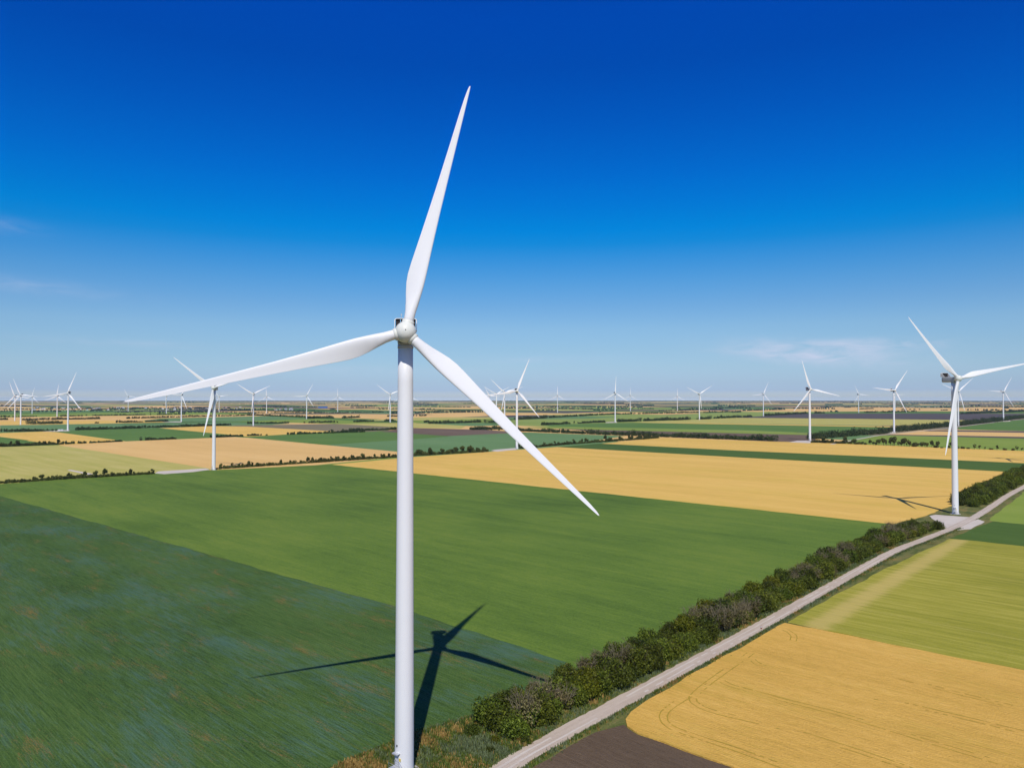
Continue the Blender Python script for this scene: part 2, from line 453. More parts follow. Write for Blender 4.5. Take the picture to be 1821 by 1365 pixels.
def ribbon(C, w0, w1, z, jit=0.0, seed=1, name='road', mat='road', label='', zc=None):
    r = random.Random(seed); L, Rr = [], []
    for i, p in enumerate(C):
        t = (C[min(i + 1, len(C) - 1)] - C[max(i - 1, 0)]); t.z = 0; t.normalize()
        n = Vector((-t.y, t.x, 0))
        L.append(p + n * (w0 + r.uniform(-jit, jit))); Rr.append(p - n * (w1 + r.uniform(-jit, jit)))
    mb = MB(); vs = []
    for a, b in zip(L, Rr):
        c = (a + b) / 2
        vs += [(a.x, a.y, z), (c.x, c.y, z if zc is None else zc), (b.x, b.y, z)]
    keep = [True] * len(C)
    if name in ('wheel_track', 'wheel_rut'):
        keep = [math.sin(i * .21 + seed) + math.sin(i * .083 + seed * 1.7) + r.uniform(-.9, .9) > -.55 for i in range(len(C))]
    mb.add(vs, [(3 * i + k, 3 * i + k + 1, 3 * i + 4 + k, 3 * i + 3 + k) for i in range(len(C) - 1) if keep[i] for k in (0, 1)], 0, True)
    return tag(mb.build(name, M[mat]), label, kind='structure')
def resample(C, step):
    out = [C[0]]; acc = 0
    for a, b in zip(C, C[1:]):
        d = (b - a).length; s = step - acc
        while s < d:
            out.append(a.lerp(b, s / d)); s += step
        acc = (acc + d) % step
    return out
CENR = resample(CEN, 2.0)
def off(px0, px1, w, step=14.0, jit=0.5, seed=2):
    """points of a line w metres left of the road centre, between two photo pixels"""
    r = random.Random(seed); out = []; n = len(CENR)
    def near(q): return min(range(n), key=lambda i: (CENR[i] - q).length)
    i0, i1 = near(g(*px0)), near(g(*px1)); st = 1 if i1 > i0 else -1
    for i in range(i0, i1 + st, st * int(step / 2)):
        t = CENR[min(i + 1, n - 1)] - CENR[max(i - 1, 0)]; t.z = 0; t.normalize()
        out.append(CENR[i] + Vector((-t.y, t.x, 0)) * (w + r.uniform(-jit, jit)))
    return out
# ------------------------------------------------------------------ fields seen one by one (outline in photo pixels, projected onto the plain)
LAYER = [0.12]
def field(kind, pts, name, label, h=None):
    P = [q.copy() if isinstance(q, Vector) else g(*q) for q in pts]
    z = LAYER[0]; LAYER[0] += 0.004
    if h: z = h + LAYER[0] * 0.2
    if min(p.length for p in P) < 750:                         # near fields: margins wander a little, as the machines left them
        Q = []
        for a, b in zip(P, P[1:] + P[:1]):
            k = max(1, min(120, int((b - a).length / 5.0))) if min(a.length, b.length) < 900 else 1
            for i in range(k):
                q = a.lerp(b, i / k)
                q.x += .45 * math.sin(q.x * .11 + q.y * .05) + .22 * math.sin(q.y * .43 + 1.7) + .12 * math.sin(q.x * 1.31 + q.y * .9)
                q.y += .45 * math.sin(q.y * .10 - q.x * .06 + 2) + .22 * math.sin(q.x * .39 + .6) + .12 * math.sin(q.y * 1.21 - q.x * .7)
                Q.append(q)
        P = Q
    n = len(P)
    mb = MB()
    area = sum(P[i].x * P[(i + 1) % n].y - P[(i + 1) % n].x * P[i].y for i in range(n))
    if area < 0: P = P[::-1]
    mb.add([(p.x, p.y, z) for p in P] + [(p.x, p.y, -0.2) for p in P],
           [tuple(range(n))] + [(i, n + i, n + (i + 1) % n, (i + 1) % n) for i in range(n)])
    return tag(mb.build(name, M[kind]), label, kind='structure')

# distance to near
field('midgreen', [(0, 733), (300, 731), (420, 733), (180, 736), (0, 737)], 'crop_field', 'thin green strip of crop beyond the left turbines')
field('limegreen', [(0, 737), (300, 731.5), (460, 733.5), (440, 736.5), (200, 739), (0, 742)], 'crop_field', 'yellow green crop strip below the far village on the left')
field('tan', [(0, 743), (180, 739.5), (470, 737), (480, 739.5), (240, 744.5), (40, 748), (0, 748)], 'wheat_field', 'pale wheat strip between two dark tree lines on the left')
field('bluegreen', [(250, 747.5), (300, 744), (470, 739.5), (560, 745), (470, 749), (300, 750)], 'crop_field', 'blue green crop field behind the left turbines')
field('wheat', [(0, 748.5), (130, 748), (270, 748), (300, 750.5), (170, 753), (60, 755.5), (0, 755)], 'wheat_field', 'golden wheat strip around the leftmost turbine bases')
field('bluegreen', [(0, 756), (70, 755), (220, 752.5), (400, 751), (520, 753), (440, 757), (280, 761), (130, 766), (0, 769)], 'crop_field', 'blue green crop field with a dark tree line along its near edge')
field('limegreen', [(420, 749), (560, 744.5), (660, 750), (705, 752), (600, 753.5), (500, 751)], 'crop_field', 'light green field with scattered trees left of the tall tower')
field('tan', [(640, 743), (500, 739), (470, 738), (640, 736), (760, 737), (900, 735), (880, 739), (735, 745)], 'wheat_field', 'pale wheat strip beyond the tall tower')
field('tan', [(735, 734), (820, 733), (960, 734), (1050, 736), (960, 738), (800, 739)], 'wheat_field', 'far pale wheat strip left of centre')
field('straw', [(640, 748), (720, 742.5), (890, 741), (870, 745), (735, 747.5)], 'crop_field', 'straw coloured strip behind the tall tower')
field('limegreen', [(735, 748), (880, 744), (900, 748), (830, 754), (735, 751)], 'crop_field', 'light green strip right of the tall tower')
field('palegreen', [(890, 748), (920, 746), (1050, 744), (1320, 731.5), (1420, 734), (1340, 741), (1244, 746), (1092, 751.5), (961, 757.5), (890, 754)], 'crop_field', 'broad pale green field behind the central turbines')
field('tan', [(1290, 729), (1480, 724.5), (1821, 725.5), (1821, 731), (1600, 731), (1380, 732)], 'wheat_field', 'pale wheat strip beyond the ploughed field on the right')
field('midgreen', [(1400, 734), (1520, 731.5), (1821, 731), (1821, 735), (1600, 734.6), (1440, 736)], 'crop_field', 'green strip just beyond the ploughed field on the right')
field('darkbrown', [(1300, 742.8), (1437, 735.6), (1600, 734.8), (1821, 735.8), (1821, 742), (1718, 747), (1500, 744.5)], 'ploughed_field', 'dark ploughed field crossing behind the right hand turbines')
field('straw', [(1090, 752), (1244, 746.2), (1310, 742.6), (1500, 744.2), (1722, 746.8), (1676, 756.5), (1560, 756), (1300, 752.5)], 'crop_field', 'tan and green strip in front of the dark ploughed field')
field('wheat', [(1125, 750.6), (1310, 753.2), (1600, 758.0), (1680, 756.8), (1600, 760), (1310, 754.8)], 'wheat_field', 'very thin golden strip above the long green strip')
field('midgreen', [(961, 755), (1125, 751.2), (1310, 754.6), (1605, 759.8), (1480, 771), (1320, 764.8), (981, 758)], 'crop_field', 'long dark green strip behind the centre right tree row')
field('limegreen', [(923, 760), (985, 758.5), (1320, 767), (1470, 770.8), (1440, 773.5), (1320, 770.4), (1060, 764)], 'crop_field', 'thin lime strip in front of the long dark green strip')
field('brown', [(985, 761.5), (1060, 764), (1320, 770.4), (1450, 773.5), (1450, 786), (1380, 785), (1200, 777)], 'ploughed_field', 'brown strip behind the centre right tree row')
field('midgreen', [(1703, 760), (1786, 749), (1821, 745), (1830, 766), (1706, 763.5)], 'crop_field', 'dark green field at the right edge behind the tree belt')
field('tan', [(1643, 764.5), (1706, 763.5), (1835, 767), (1835, 779), (1600, 773), (1568, 773)], 'wheat_field', 'tan strip at the right edge between brown furrows')
field('darkbrown', [(1650, 765), (1706, 764.8), (1835, 767), (1835, 769.5), (1640, 766.4)], 'ploughed_field', 'thin dark furrow above the tan strip at the right edge')
field('darkbrown', [(1575, 772.5), (1700, 774.3), (1835, 777), (1835, 780), (1560, 774)], 'ploughed_field', 'thin dark furrow below the tan strip at the right edge')
field('limegreen', [(1480, 789), (1520, 780), (1575, 773.6), (1835, 780), (1835, 803), (1600, 794)], 'crop_field', 'light green field behind the tree row on the right')
field('greybrown', [(400, 756.5), (594, 753.5), (735, 760.5), (655, 768), (595, 767), (440, 758.6)], 'fallow_field', 'grey brown fallow field left of the tall tower')
field('straw', [(602, 753.6), (735, 751.2), (830, 756.5), (820, 761.5), (735, 760.5), (703, 759.5)], 'crop_field', 'straw strip beside the fallow field behind the tall tower')
field('bluegreen', [(735, 751.6), (860, 752), (900, 756), (840, 757.5)], 'crop_field', 'thin blue green strip right of the tall tower')
field('brown', [(672, 767.4), (735, 760.8), (860, 764), (940, 769), (870, 773), (801, 776)], 'ploughed_field', 'reddish brown ploughed field right of the tall tower')
field('bluegreen', [(575, 791), (700, 776), (800, 775), (940, 768.6), (1112, 775), (1012, 790), (925, 797), (866, 803), (735, 812), (700, 806)], 'crop_field', 'blue green field behind the tree row right of the tall tower')
field('midgreen', [(436, 777.5), (592, 768.5), (672, 767), (803, 775.6), (735, 781), (578, 791)], 'crop_field', 'dark green field left of the tall tower')
field('wheat', [(283, 761), (379, 757.3), (441, 758.4), (597, 767), (480, 774), (425, 776.5)], 'wheat_field', 'wheat field behind the mid left turbine')
field('midgreen', [(98, 768), (150, 764.5), (283, 761), (436, 775.5), (430, 777), (223, 784.5)], 'crop_field', 'dark green field left of the mid left turbine')
field('wheat', [(-30, 771), (80, 767), (100, 768), (224, 784.6), (109, 791), (-30, 774)], 'wheat_field', 'narrow wheat field at the left edge')
field('midgreen', [(-30, 773), (52, 783), (-30, 795)], 'crop_field', 'small green wedge at the left edge')
field('tan', [(103, 791.6), (225, 784.6), (417, 776.8), (440, 778.2), (706, 803), (706, 812), (560, 827), (378, 836)], 'wheat_field', 'large tan wheat field around the mid left turbine')
field('straw', [(-60, 797), (103, 791.4), (380, 834), (275, 841), (-60, 861)], 'crop_field', 'pale yellow green field at the left edge')
# weedy verges along the road and under the hedge (the crops stand on top of this sheet)
field('verge', [(300, 1460), (560, 1345), (735, 1290), (860, 1240), (930, 1200), (1010, 1140), (1230, 1040), (1500, 945), (1600, 905), (1690, 880), (1790, 832), (1900, 790), (2000, 790), (2000, 800), (1860, 870), (1800, 915), (1770, 950), (1720, 985),
                (1600, 1030), (1420, 1130), (1280, 1210), (1180, 1290), (1150, 1330), (1000, 1420), (700, 1640), (300, 1640)], 'verge', 'weedy grass verge on both sides of the gravel road')
field('wheat', [(1160, 780), (1180, 778.6), (1300, 783), (1480, 788), (1821, 802), (1960, 808), (1960, 828), (1821, 824), (1320, 802), (1068, 788.8)], 'wheat_field', 'golden wheat strip beyond the narrow dark green strip', h=.3)
field('darkgreen', [(985, 795.4), (1068, 788.6), (1320, 801.6), (1821, 823.6), (1870, 826), (1830, 842), (1803, 840.4), (1320, 814.6)], 'crop_field', 'narrow dark green strip crossing the wheat', h=.3)
field('wheat', [(590, 826.4), (735, 813), (866, 804), (990, 795), (1320, 814), (1806, 840), (1790, 852)] + off((1790, 878), (1745, 905), 23.0) + [(1700, 897), (1668, 908), (1640, 920), (1585, 932.6)], 'wheat_field', 'great golden wheat field across the middle', h=.5)
field('green', [(-60, 865.5), (275, 841), (380, 836), (590, 826), (1586, 932)] + off((1655, 953), (1040, 1282), 20.5) + [(1012, 1180), (735, 1089)], 'crop_field', 'large bright green field in the middle', h=.4)
field('flax', [(-60, 843), (0, 863.2), (240, 930.5), (700, 1077.5), (1012, 1172), (980, 1208), (930, 1246), (860, 1271), (735, 1308), (595, 1364), (420, 1440), (0, 1900), (-900, 1900), (-900, 1150)], 'flax_field',
      'dark green field flushed with blue in the left foreground', h=.35)
# right of the road
field('limegreen', [(1757, 926), (1786, 903), (1825, 872), (1900, 830), (2000, 836), (2000, 950), (1821, 933)], 'crop_field', 'light green field right of the road beyond the hardstand', h=.25)
field('darkgreen', [(1688, 959.5), (1712, 948), (1764, 927.5), (1821, 932.6), (2000, 948), (2000, 1000), (1821, 973), (1738, 963.5)], 'crop_field', 'dark green wedge right of the road by the hardstand', h=.3)
field('olive', [(1402, 1108), (1440, 1083), (1560, 1020), (1690, 958.6), (1738, 963), (1821, 972.5), (2000, 998), (2300, 1060), (2300, 1310), (1821, 1196)], 'barley_field', 'streaky yellow green field right of the road', h=.4)
field('gold', [(1398, 1110), (1420, 1114.5), (1821, 1195.5), (2300, 1304), (2300, 1700), (1800, 1580), (1294, 1365), (1179, 1320.5), (1132, 1305), (1117, 1293), (1114, 1281), (1121, 1268), (1150, 1248), (1260, 1187), (1385, 1115)],
      'wheat_field', 'golden wheat field with wheel tracks in the right foreground', h=.55)
field('soil', [(1113, 1288), (1118, 1296), (1132, 1306), (1179, 1321), (1294, 1366), (1800, 1582), (1500, 1800), (700, 1650), (945, 1364), (1060, 1303)], 'ploughed_field', 'bare dark brown field at the bottom edge')

ribbon(CENR, 2.7, 2.7, 0.35, .28, 3, 'road', 'road', 'pale gravel road running away beside the hedge', 0.41)
for i, o_ in enumerate((-.95, .95)):
    D = []
    for k, p in enumerate(CENR):
        d = CENR[min(k + 1, len(CENR) - 1)] - CENR[max(k - 1, 0)]; d.z = 0; d.normalize()
        D.append(p + Vector((-d.y, d.x, 0)) * (o_ + .12 * math.sin(k * .13 + i)))
    ribbon(D, .3, .3, .402, .08, 41 + i, 'wheel_rut', 'pad', 'pale wheel rut worn into the gravel road')
field('pad', [(1652, 917.5), (1664, 915.6), (1692, 917.8), (1728, 920.5), (1712, 931), (1690, 941.5), (1677, 937.4), (1664, 926)], 'hardstand', 'pale gravel hardstand at the foot of the right turbine', h=.28)
field('pad', [(1738, 923.6), (1750.5, 928), (1740, 934), (1725, 940.8), (1702, 943), (1696, 940)], 'hardstand', 'pale gravel apron across the road from the right turbine', h=.28)
field('pad', [(275, 842), (282, 838.5), (366, 833.2), (373, 835.5), (345, 839.5), (292, 843.4)], 'hardstand', 'pale gravel hardstand left of the mid left turbine', h=.5)
field('pad', [(873, 801.5), (880, 799.8), (916, 796.8), (919, 799.5), (884, 803.4)], 'hardstand', 'pale gravel hardstand left of the central turbine', h=.5)
field('pad', [(1403, 786.3), (1418, 783.6), (1437, 783.2), (1443, 785.6), (1441, 788)], 'hardstand', 'pale gravel hardstand under the turbine right of centre', h=.4)
field('pad', [(1575, 769.2), (1580, 768), (1592, 767.6), (1593, 770), (1580, 770.6)], 'hardstand', 'small gravel pad at the end of the dark tree belt', h=.4)
field('pad', [(1780, 748.6), (1796, 747.6), (1797, 749.2), (1782, 749.6)], 'hardstand', 'small gravel pad under the rightmost turbine', h=.4)
field('pad', [(1076, 750.8), (1096, 749.6), (1098, 751.2), (1078, 751.8)], 'hardstand', 'small gravel pad under the far central turbine', h=.4)
field('pad', [(76, 767.4), (108, 764.6), (124, 764.8), (123, 766.4), (100, 767)], 'hardstand', 'thin pale track to the turbine by the white cabins', h=.4)
field('pad', [(288, 750.4), (312, 749.3), (323, 749.4), (322, 750.8)], 'hardstand', 'thin pale track at the foot of a left turbine', h=.4)
field('pad', [(125, 835.5), (165, 843), (160, 845), (120, 836.5)], 'track', 'short pale farm track beside the left tree row', h=.5)
CT = [g(1478, 790), g(1560, 774.5), g(1640, 766.3), g(1700, 759.3), g(1786, 748.8), g(1830, 744.5)]
ribbon(resample(CT, 40), 3, 3, 0.45, .3, 5, 'track', 'pad', 'pale farm track along the dark tree belt on the right')

# wheel tracks in the golden wheat
TRK = [[(1396, 1119), (1405, 1124), (1412, 1131), (1410, 1139)], [(1338, 1172), (1350, 1181), (1362, 1180)], [(1283, 1209), (1300, 1218), (1380, 1240), (1500, 1271), (1660, 1320), (1800, 1362), (1900, 1395)],
       [(1336, 1160), (1300, 1185), (1262, 1212), (1238, 1232), (1232, 1242), (1240, 1252), (1275, 1266), (1400, 1296), (1560, 1346), (1680, 1390)],
       [(1262, 1216), (1215, 1242), (1186, 1262), (1180, 1276), (1192, 1291), (1230, 1306), (1310, 1332), (1420, 1372)],
       [(1555, 1240), (1640, 1258), (1820, 1301), (1900, 1322)], [(1600, 1205), (1720, 1236), (1830, 1262)]]
for i, t in enumerate(TRK):
    C = resample(catmull([g(x, y, .6) for x, y in t], 10), 1.0)
    for s in (-0.95, 0.95):
        D = []
        for k, p in enumerate(C):
            d = C[min(k + 1, len(C) - 1)] - C[max(k - 1, 0)]; d.z = 0; d.normalize()
            D.append(p + Vector((-d.y, d.x, 0)) * s)
        ribbon(D, .16, .16, .64 + .004 * i, .09, i * 7 + (s > 0), 'wheel_track', 'track', 'faint wheel track pressed into the golden wheat')

# ------------------------------------------------------------------ hedges, trees, tree belts
M['leaf'] = leaf_mat('dark hedge leaves', (.032, .05, .005), (.15, .185, .018), .25, .45)
M['leaf_bright'] = leaf_mat('bright hedge leaves', (.05, .07, .004), (.19, .20, .012), .25, .2)
M['twig_leaf'] = leaf_mat('dry grey brown twigs', (.065, .056, .018), (.22, .19, .08), .15)
M['bark'] = flat('bark', (.10, .08, .06), rough=.9, spec=.1, noise=.3, nscale=3)
M['deadwood'] = flat('dead wood', (.20, .17, .11), rough=.9, spec=.1, noise=.25, nscale=3)
M['tree_leaf'] = leaf_mat('tree leaves', (.036, .05, .010), (.135, .145, .035), .2)
M['belt_leaf'] = leaf_mat('tree belt leaves', (.026, .046, .014), (.075, .10, .03), .15, .1)
M['far_leaf'] = leaf_mat('far tree belt leaves', (.025, .045, .03), (.05, .075, .045), .1, .1)

def leaf_quads(rn, C, Rr, n, size, zmin=.1, shell=.5, up=.25):
    """n small rhombic leaf sprays spread through lobes with centres C and radii Rr"""
    C = np.asarray(C, float); Rr = np.asarray(Rr, float)
    w = (Rr[:, 0] * Rr[:, 1] * Rr[:, 2]) ** .67
    idx = rn.choice(len(C), n, p=w / w.sum())
    d = rn.normal(size=(n, 3)); d /= np.linalg.norm(d, axis=1)[:, None]
    rr = 1 - (1 - shell) * rn.random(n) ** 1.6
    rr *= 1 + .12 * rn.normal(size=n)
    p = C[idx] + d * Rr[idx] * rr[:, None]
    p = p[p[:, 2] > zmin]; n = len(p)
    d = d[:n]
    nor = d + rn.normal(size=(n, 3)) * .75; nor[:, 2] += up
    nor /= np.linalg.norm(nor, axis=1)[:, None]
    a = np.cross(nor, rn.normal(size=(n, 3))); a /= np.linalg.norm(a, axis=1)[:, None]
    b = np.cross(nor, a)
    s = size * (.55 + .9 * rn.random(n))
    a *= s[:, None]; b *= (s * (.45 + .35 * rn.random(n)))[:, None]
    droop = nor * (s * .18)[:, None]
    return np.stack([p - a - droop, p + b * .9, p + a - droop, p - b * .9], 1)

def branches(mb, rn, h, spread, n, r0, levels=2, mi=0, z0=0.0):
    for k in range(n):
        az = 2 * math.pi * (k + rn.random()) / n
        lean = spread * (.35 + .65 * rn.random())
        p0 = Vector((.25 * math.cos(az), .25 * math.sin(az), z0)); L = h * (.7 + .35 * rn.random())
        tip = Vector((lean * math.cos(az), lean * math.sin(az), L))
        mid = p0.lerp(tip, .5) + Vector((rn.normal() * .2, rn.normal() * .2, .25))
        mb.tube([p0, mid, tip], [r0, r0 * .6, r0 * .15], 5, mi)
        if levels > 1:
            for j in range(5):
                t = .35 + .6 * rn.random()
                q = p0.lerp(mid, t * 2) if t < .5 else mid.lerp(tip, t * 2 - 1)
                dd = Vector((math.cos(az) * .6 + rn.normal() * .6, math.sin(az) * .6 + rn.normal() * .6, .5 + .5 * rn.random())).normalized()
                e = q + dd * L * (.2 + .2 * rn.random())
                mb.tube([q, q.lerp(e, .5) + Vector((0, 0, .08)), e], [r0 * .4, r0 * .25, r0 * .1], 4, mi)
                for i in range(3 if levels > 2 else 0):
                    f = q.lerp(e, .4 + .5 * rn.random()); dd2 = (dd + Vector((rn.normal(), rn.normal(), rn.normal())) * .6).normalized()
                    mb.tube([f, f + dd2 * L * .13], [r0 * .2, r0 * .08], 3, mi)

def make_shrub(seed, h, w, n, leaf='leaf', name='shrub', leafsize=.2):
    rn = np.random.default_rng(seed)
    root = empty(name)
    k = 9 + int(rn.integers(5))
    C, R = [], []
    for i in range(k):
        a = rn.random() * 2 * math.pi; r = w * .34 * math.sqrt(rn.random())
        lr = w * (.17 + .15 * rn.random()); z = h * (.30 + .42 * rn.random()) * (1 - .25 * r / (w * .34))
        C.append((r * math.cos(a), r * math.sin(a), z)); R.append((lr, lr, lr * (.75 + .4 * rn.random())))
    C.append((0, 0, h * .3)); R.append((w * .4, w * .4, h * .28))
    reg(root, quads_object('foliage', leaf_quads(rn, C, R, n, leafsize, .1, .55), M[leaf]))
    mb = MB(); branches(mb, rn, h * .8, w * .33, 5, .09)
    reg(root, mb.build('stems', M['bark']))
    return root

def make_bare(seed, h, w, n):
    rn = np.random.default_rng(seed)
    root = empty('bare_shrub')
    C, R = [], []
    for i in range(10):
        a = rn.random() * 2 * math.pi; r = w * .36 * math.sqrt(rn.random()); lr = w * (.14 + .1 * rn.random())
        C.append((r * math.cos(a), r * math.sin(a), h * (.3 + .4 * rn.random()))); R.append((lr, lr, lr))
    q1 = leaf_quads(rn, C, R, n, .15, .1, .3); q2 = leaf_quads(rn, C[:5], R[:5], n // 2, .18, .1, .4)
    reg(root, quads_object('twigs', np.concatenate([q1, q2]), [M['twig_leaf'], M['leaf']], mi=[0] * len(q1) + [1] * len(q2)))
    mb = MB(); branches(mb, rn, h, w * .42, 11, .09, 3)
    reg(root, mb.build('stems', M['deadwood']))
    return root

def make_tree(seed, h, w, n, leaf='tree_leaf', sparse=False, size=.55, trunk_h=.3):
    rn = np.random.default_rng(seed)
    root = empty('tree')
    C, R = [], []
    k = 7 + int(rn.integers(4))
    for i in range(k):
        a = rn.random() * 2 * math.pi; r = w * .3 * math.sqrt(rn.random()); lr = w * (.15 + .13 * rn.random()) * (.75 if sparse else 1)
        C.append((r * math.cos(a), r * math.sin(a), h * (trunk_h + .12 + (.85 - trunk_h - .12) * rn.random()))); R.append((lr, lr, lr * (.8 + .4 * rn.random())))
    reg(root, quads_object('crown', leaf_quads(rn, C, R, n, size, h * .08, .45), M[leaf]))
    mb = MB(); mb.tube([(0, 0, -.1), (.1, .05, h * .25), (0, .12, h * .5), (.1, .1, h * .8)], [.24, .19, .13, .04], 6)
    for i in range(5):
        c = Vector(C[i]); mb.tube([(0, .06, h * (.2 + .08 * i)), c.lerp(Vector((0, 0, h * .4)), .4), c], [.1, .07, .02], 4)
    reg(root, mb.build('trunk', M['bark']))
    return root

rs = random.Random(5)
SHRUBS = [make_shrub(100 + i, hh, ww, nn) for i, (hh, ww, nn) in enumerate([(4.6, 6.0, 4200), (5.2, 6.2, 4600), (3.9, 5.6, 3600), (4.8, 6.8, 4800), (4.4, 5.4, 3600)])]
BRIGHT = [make_shrub(140 + i, hh, ww, nn, 'leaf_bright') for i, (hh, ww, nn) in enumerate([(5.0, 6.2, 4400), (3.6, 5.2, 3200)])]
BARE = [make_bare(160 + i, hh, ww, nn) for i, (hh, ww, nn) in enumerate([(4.4, 5.8, 2000), (5.0, 6.2, 2300), (3.9, 5.4, 1700)])]
TREES = [make_tree(200 + i, *a) for i, a in enumerate([(7.5, 6.0, 700), (6.2, 5.4, 600), (8.6, 5.6, 750), (5.0, 5.2, 520)])] + \
        [make_tree(210 + i, hh, ww, nn, 'tree_leaf', True) for i, (hh, ww, nn) in enumerate([(8.0, 5.0, 330), (6.5, 4.6, 280)])]
LOWS = [make_shrub(230 + i, hh, ww, nn, 'tree_leaf', 'bush', .5) for i, (hh, ww, nn) in enumerate([(3.4, 5.6, 500), (2.6, 5.0, 420)])]
USED = set()
def place(proto, loc, rz, sc, label, cat, group=None):
    o = proto if proto not in USED else copy_tree(proto)
    USED.add(proto)
    o.location = loc; o.rotation_euler = (0, 0, rz); o.scale = (sc, sc, sc * rs.uniform(.82, 1.2))
    tag(o, label, cat, group)
    return o

def inset(C, s):
    """point at arc length s along polyline C, with its left normal"""
    acc = 0
    for a, b in zip(C, C[1:]):
        d = (b - a).length
        if acc + d >= s:
            t = (b - a) / d
            return a.lerp(b, (s - acc) / d), Vector((-t.y, t.x, 0)), t
        acc += d
    return None
def arc_near(px):
    best = None; acc = 0
    for a, b in zip(CENR, CENR[1:]):
        d = (a - px).length
        if best is None or d < best[0]: best = (d, acc)
        acc += (b - a).length
    return best[1]
s0, s1 = arc_near(g(985, 1302)) - 9, arc_near(g(1668, 946))
s2, s3 = 26 + arc_near(g(1738, 910)), arc_near(g(1960, 796))
# the hedge from the frame's bottom to the hardstand
pts = []
def hedge(sa, sb, oa, ob, spacing, tries):
    mine = []
    for _ in range(tries):
        s = rs.uniform(sa, sb); w = rs.uniform(oa, ob)
        r = inset(CENR, s)
        if not r: continue
        p = r[0] + r[1] * w
        sp = spacing * (.75 if w < oa + 3 else 1)
        if all((p - q).length > sp for q in mine): mine.append(p)
    return mine
A = hedge(s0, s1, 6.8, 19.0, 5.0, 9000)
def wave(p, k, ph): return math.sin(p.x * k + ph) + math.sin(p.y * k * 1.3 + ph * 2.1)
for p in A:
    rd = rs.random(); tw = wave(p, .09, 1.0)
    if rd < .25 + .15 * tw:
        place(rs.choice(BARE), p, rs.uniform(0, 6.28), rs.uniform(1.25, 1.65), 'half bare grey brown shrub in the hedge along the gravel road', 'shrub', 'half bare shrubs of the roadside hedge')
    elif rd > .87:
        place(rs.choice(BRIGHT), p, rs.uniform(0, 6.28), rs.uniform(1.2, 1.55), 'bright yellow green shrub in the hedge along the gravel road', 'shrub', 'bright shrubs of the roadside hedge')
    else:
        place(rs.choice(SHRUBS), p, rs.uniform(0, 6.28), rs.uniform(1.2, 1.6) * (1 + .1 * tw), 'dark leafy shrub in the hedge along the gravel road', 'shrub', 'dark shrubs of the roadside hedge')
B = hedge(s2, s3, 7.0, 23.0, 7.0, 3000)
for p in B:
    place(rs.choice(SHRUBS + SHRUBS + BRIGHT[:1]), p, rs.uniform(0, 6.28), rs.uniform(1.5, 2.0), 'dense green shrub in the thicket beyond the hardstand', 'shrub', 'shrubs of the thicket behind the right turbine')
# single plants near the hedge's near end
place(BRIGHT[0], g(1052, 1200), 1.0, 1.3, 'largest bright green shrub at the corner of the blue flushed field', 'shrub')
for k, (x, y, sc, pr, lab) in enumerate([(1668, 941, 1.25, SHRUBS[1], 'dark spreading shrub at the end of the hedge by the hardstand'), (858, 1284, .62, SHRUBS[2], 'low dark bush standing alone at the field corner'),
        (838, 1306, .75, SHRUBS[4], 'dark rounded bush in the weeds right of the tall tower'), (880, 1320, .5, BRIGHT[1], 'small bright bush in the weeds beside the road'),
        (905, 1300, .7, SHRUBS[0], 'dark bush in the weeds at the near end of the hedge'), (935, 1322, .5, SHRUBS[2], 'small dark bush close to the road edge'), (872, 1338, .42, SHRUBS[4], 'smallest dark bush near the bottom edge')]):
    place(pr, g(x, y), k * 1.3, sc, lab, 'bush')

# tree rows seen tree by tree: (x0, y0, x1, y1 base line in photo px, spacing m, width m, size, sparse share, label, group)
ROWS = [(-40, 862, 276, 843, 3.6, 7, .72, .45, 'dark tree in the ragged row along the left field edge', 'trees along the left field edge'),
        (386, 834.5, 560, 823, 4.4, 5, .66, .3, 'low tree in the row between the tan wheat and the green field', 'trees between tan wheat and green field'),
        (560, 823, 735, 811, 4.2, 7, .86, .3, 'bushy tree in the row left of the tall tower', 'trees left of the tall tower'),
        (735, 811, 868, 803, 3.8, 9, 1.0, .1, 'full dark tree in the row right of the tall tower', 'trees right of the tall tower'),
        (925, 797.5, 1012, 790, 5.0, 6, .72, .5, 'thin tree in the row behind the central turbine', 'trees behind the central turbine'),
        (1012, 790, 1172, 779, 5.0, 12, .9, .2, 'dark tree in the row climbing to the corner of the wheat', 'trees at the corner of the wheat'),
        (1446, 787, 1500, 789, 4.5, 14, 1.25, .1, 'round tree by the turbine right of centre', 'trees by the turbine right of centre'),
        (1500, 789, 1664, 796, 4.6, 8, 1.25, .1, 'round tree in the spaced row along the far wheat edge', 'spaced trees along the far wheat edge'),
        (1668, 796.5, 1850, 803, 7.5, 4, .95, .6, 'small tree in the spaced row at the right edge', 'spaced trees at the right edge'),
        (-20, 795, 112, 790, 6.5, 8, 1.1, .2, 'tree in the row below the small green wedge', 'trees at the far left field edge')]
ntree = 0
for x0, y0, x1, y1, sp, wd, sz, spf, lab, grp in ROWS:
    a, b = g(x0, y0), g(x1, y1); L = (b - a).length; d = (b - a) / L; n = Vector((-d.y, d.x, 0))
    s = 0
    while s < L:
        p = a + d * s + n * rs.uniform(-.2, 1) * wd
        rd = rs.random()
        low = rs.random() < .38
        pr = rs.choice(LOWS) if low else (rs.choice(TREES[4:]) if rd < spf else rs.choice(TREES[:4]))
        k = sz * rs.uniform(.9, 1.5) * (1 if low else (1 if rs.random() < .6 else .75))
        place(pr, p, rs.uniform(0, 6.28), k, lab.replace('tree', 'bush') if low else lab, 'tree' if not low else 'bush', grp if not low else grp.replace('trees', 'bushes'))
        ntree += 1
        s += sp * rs.uniform(.6, 1.4)

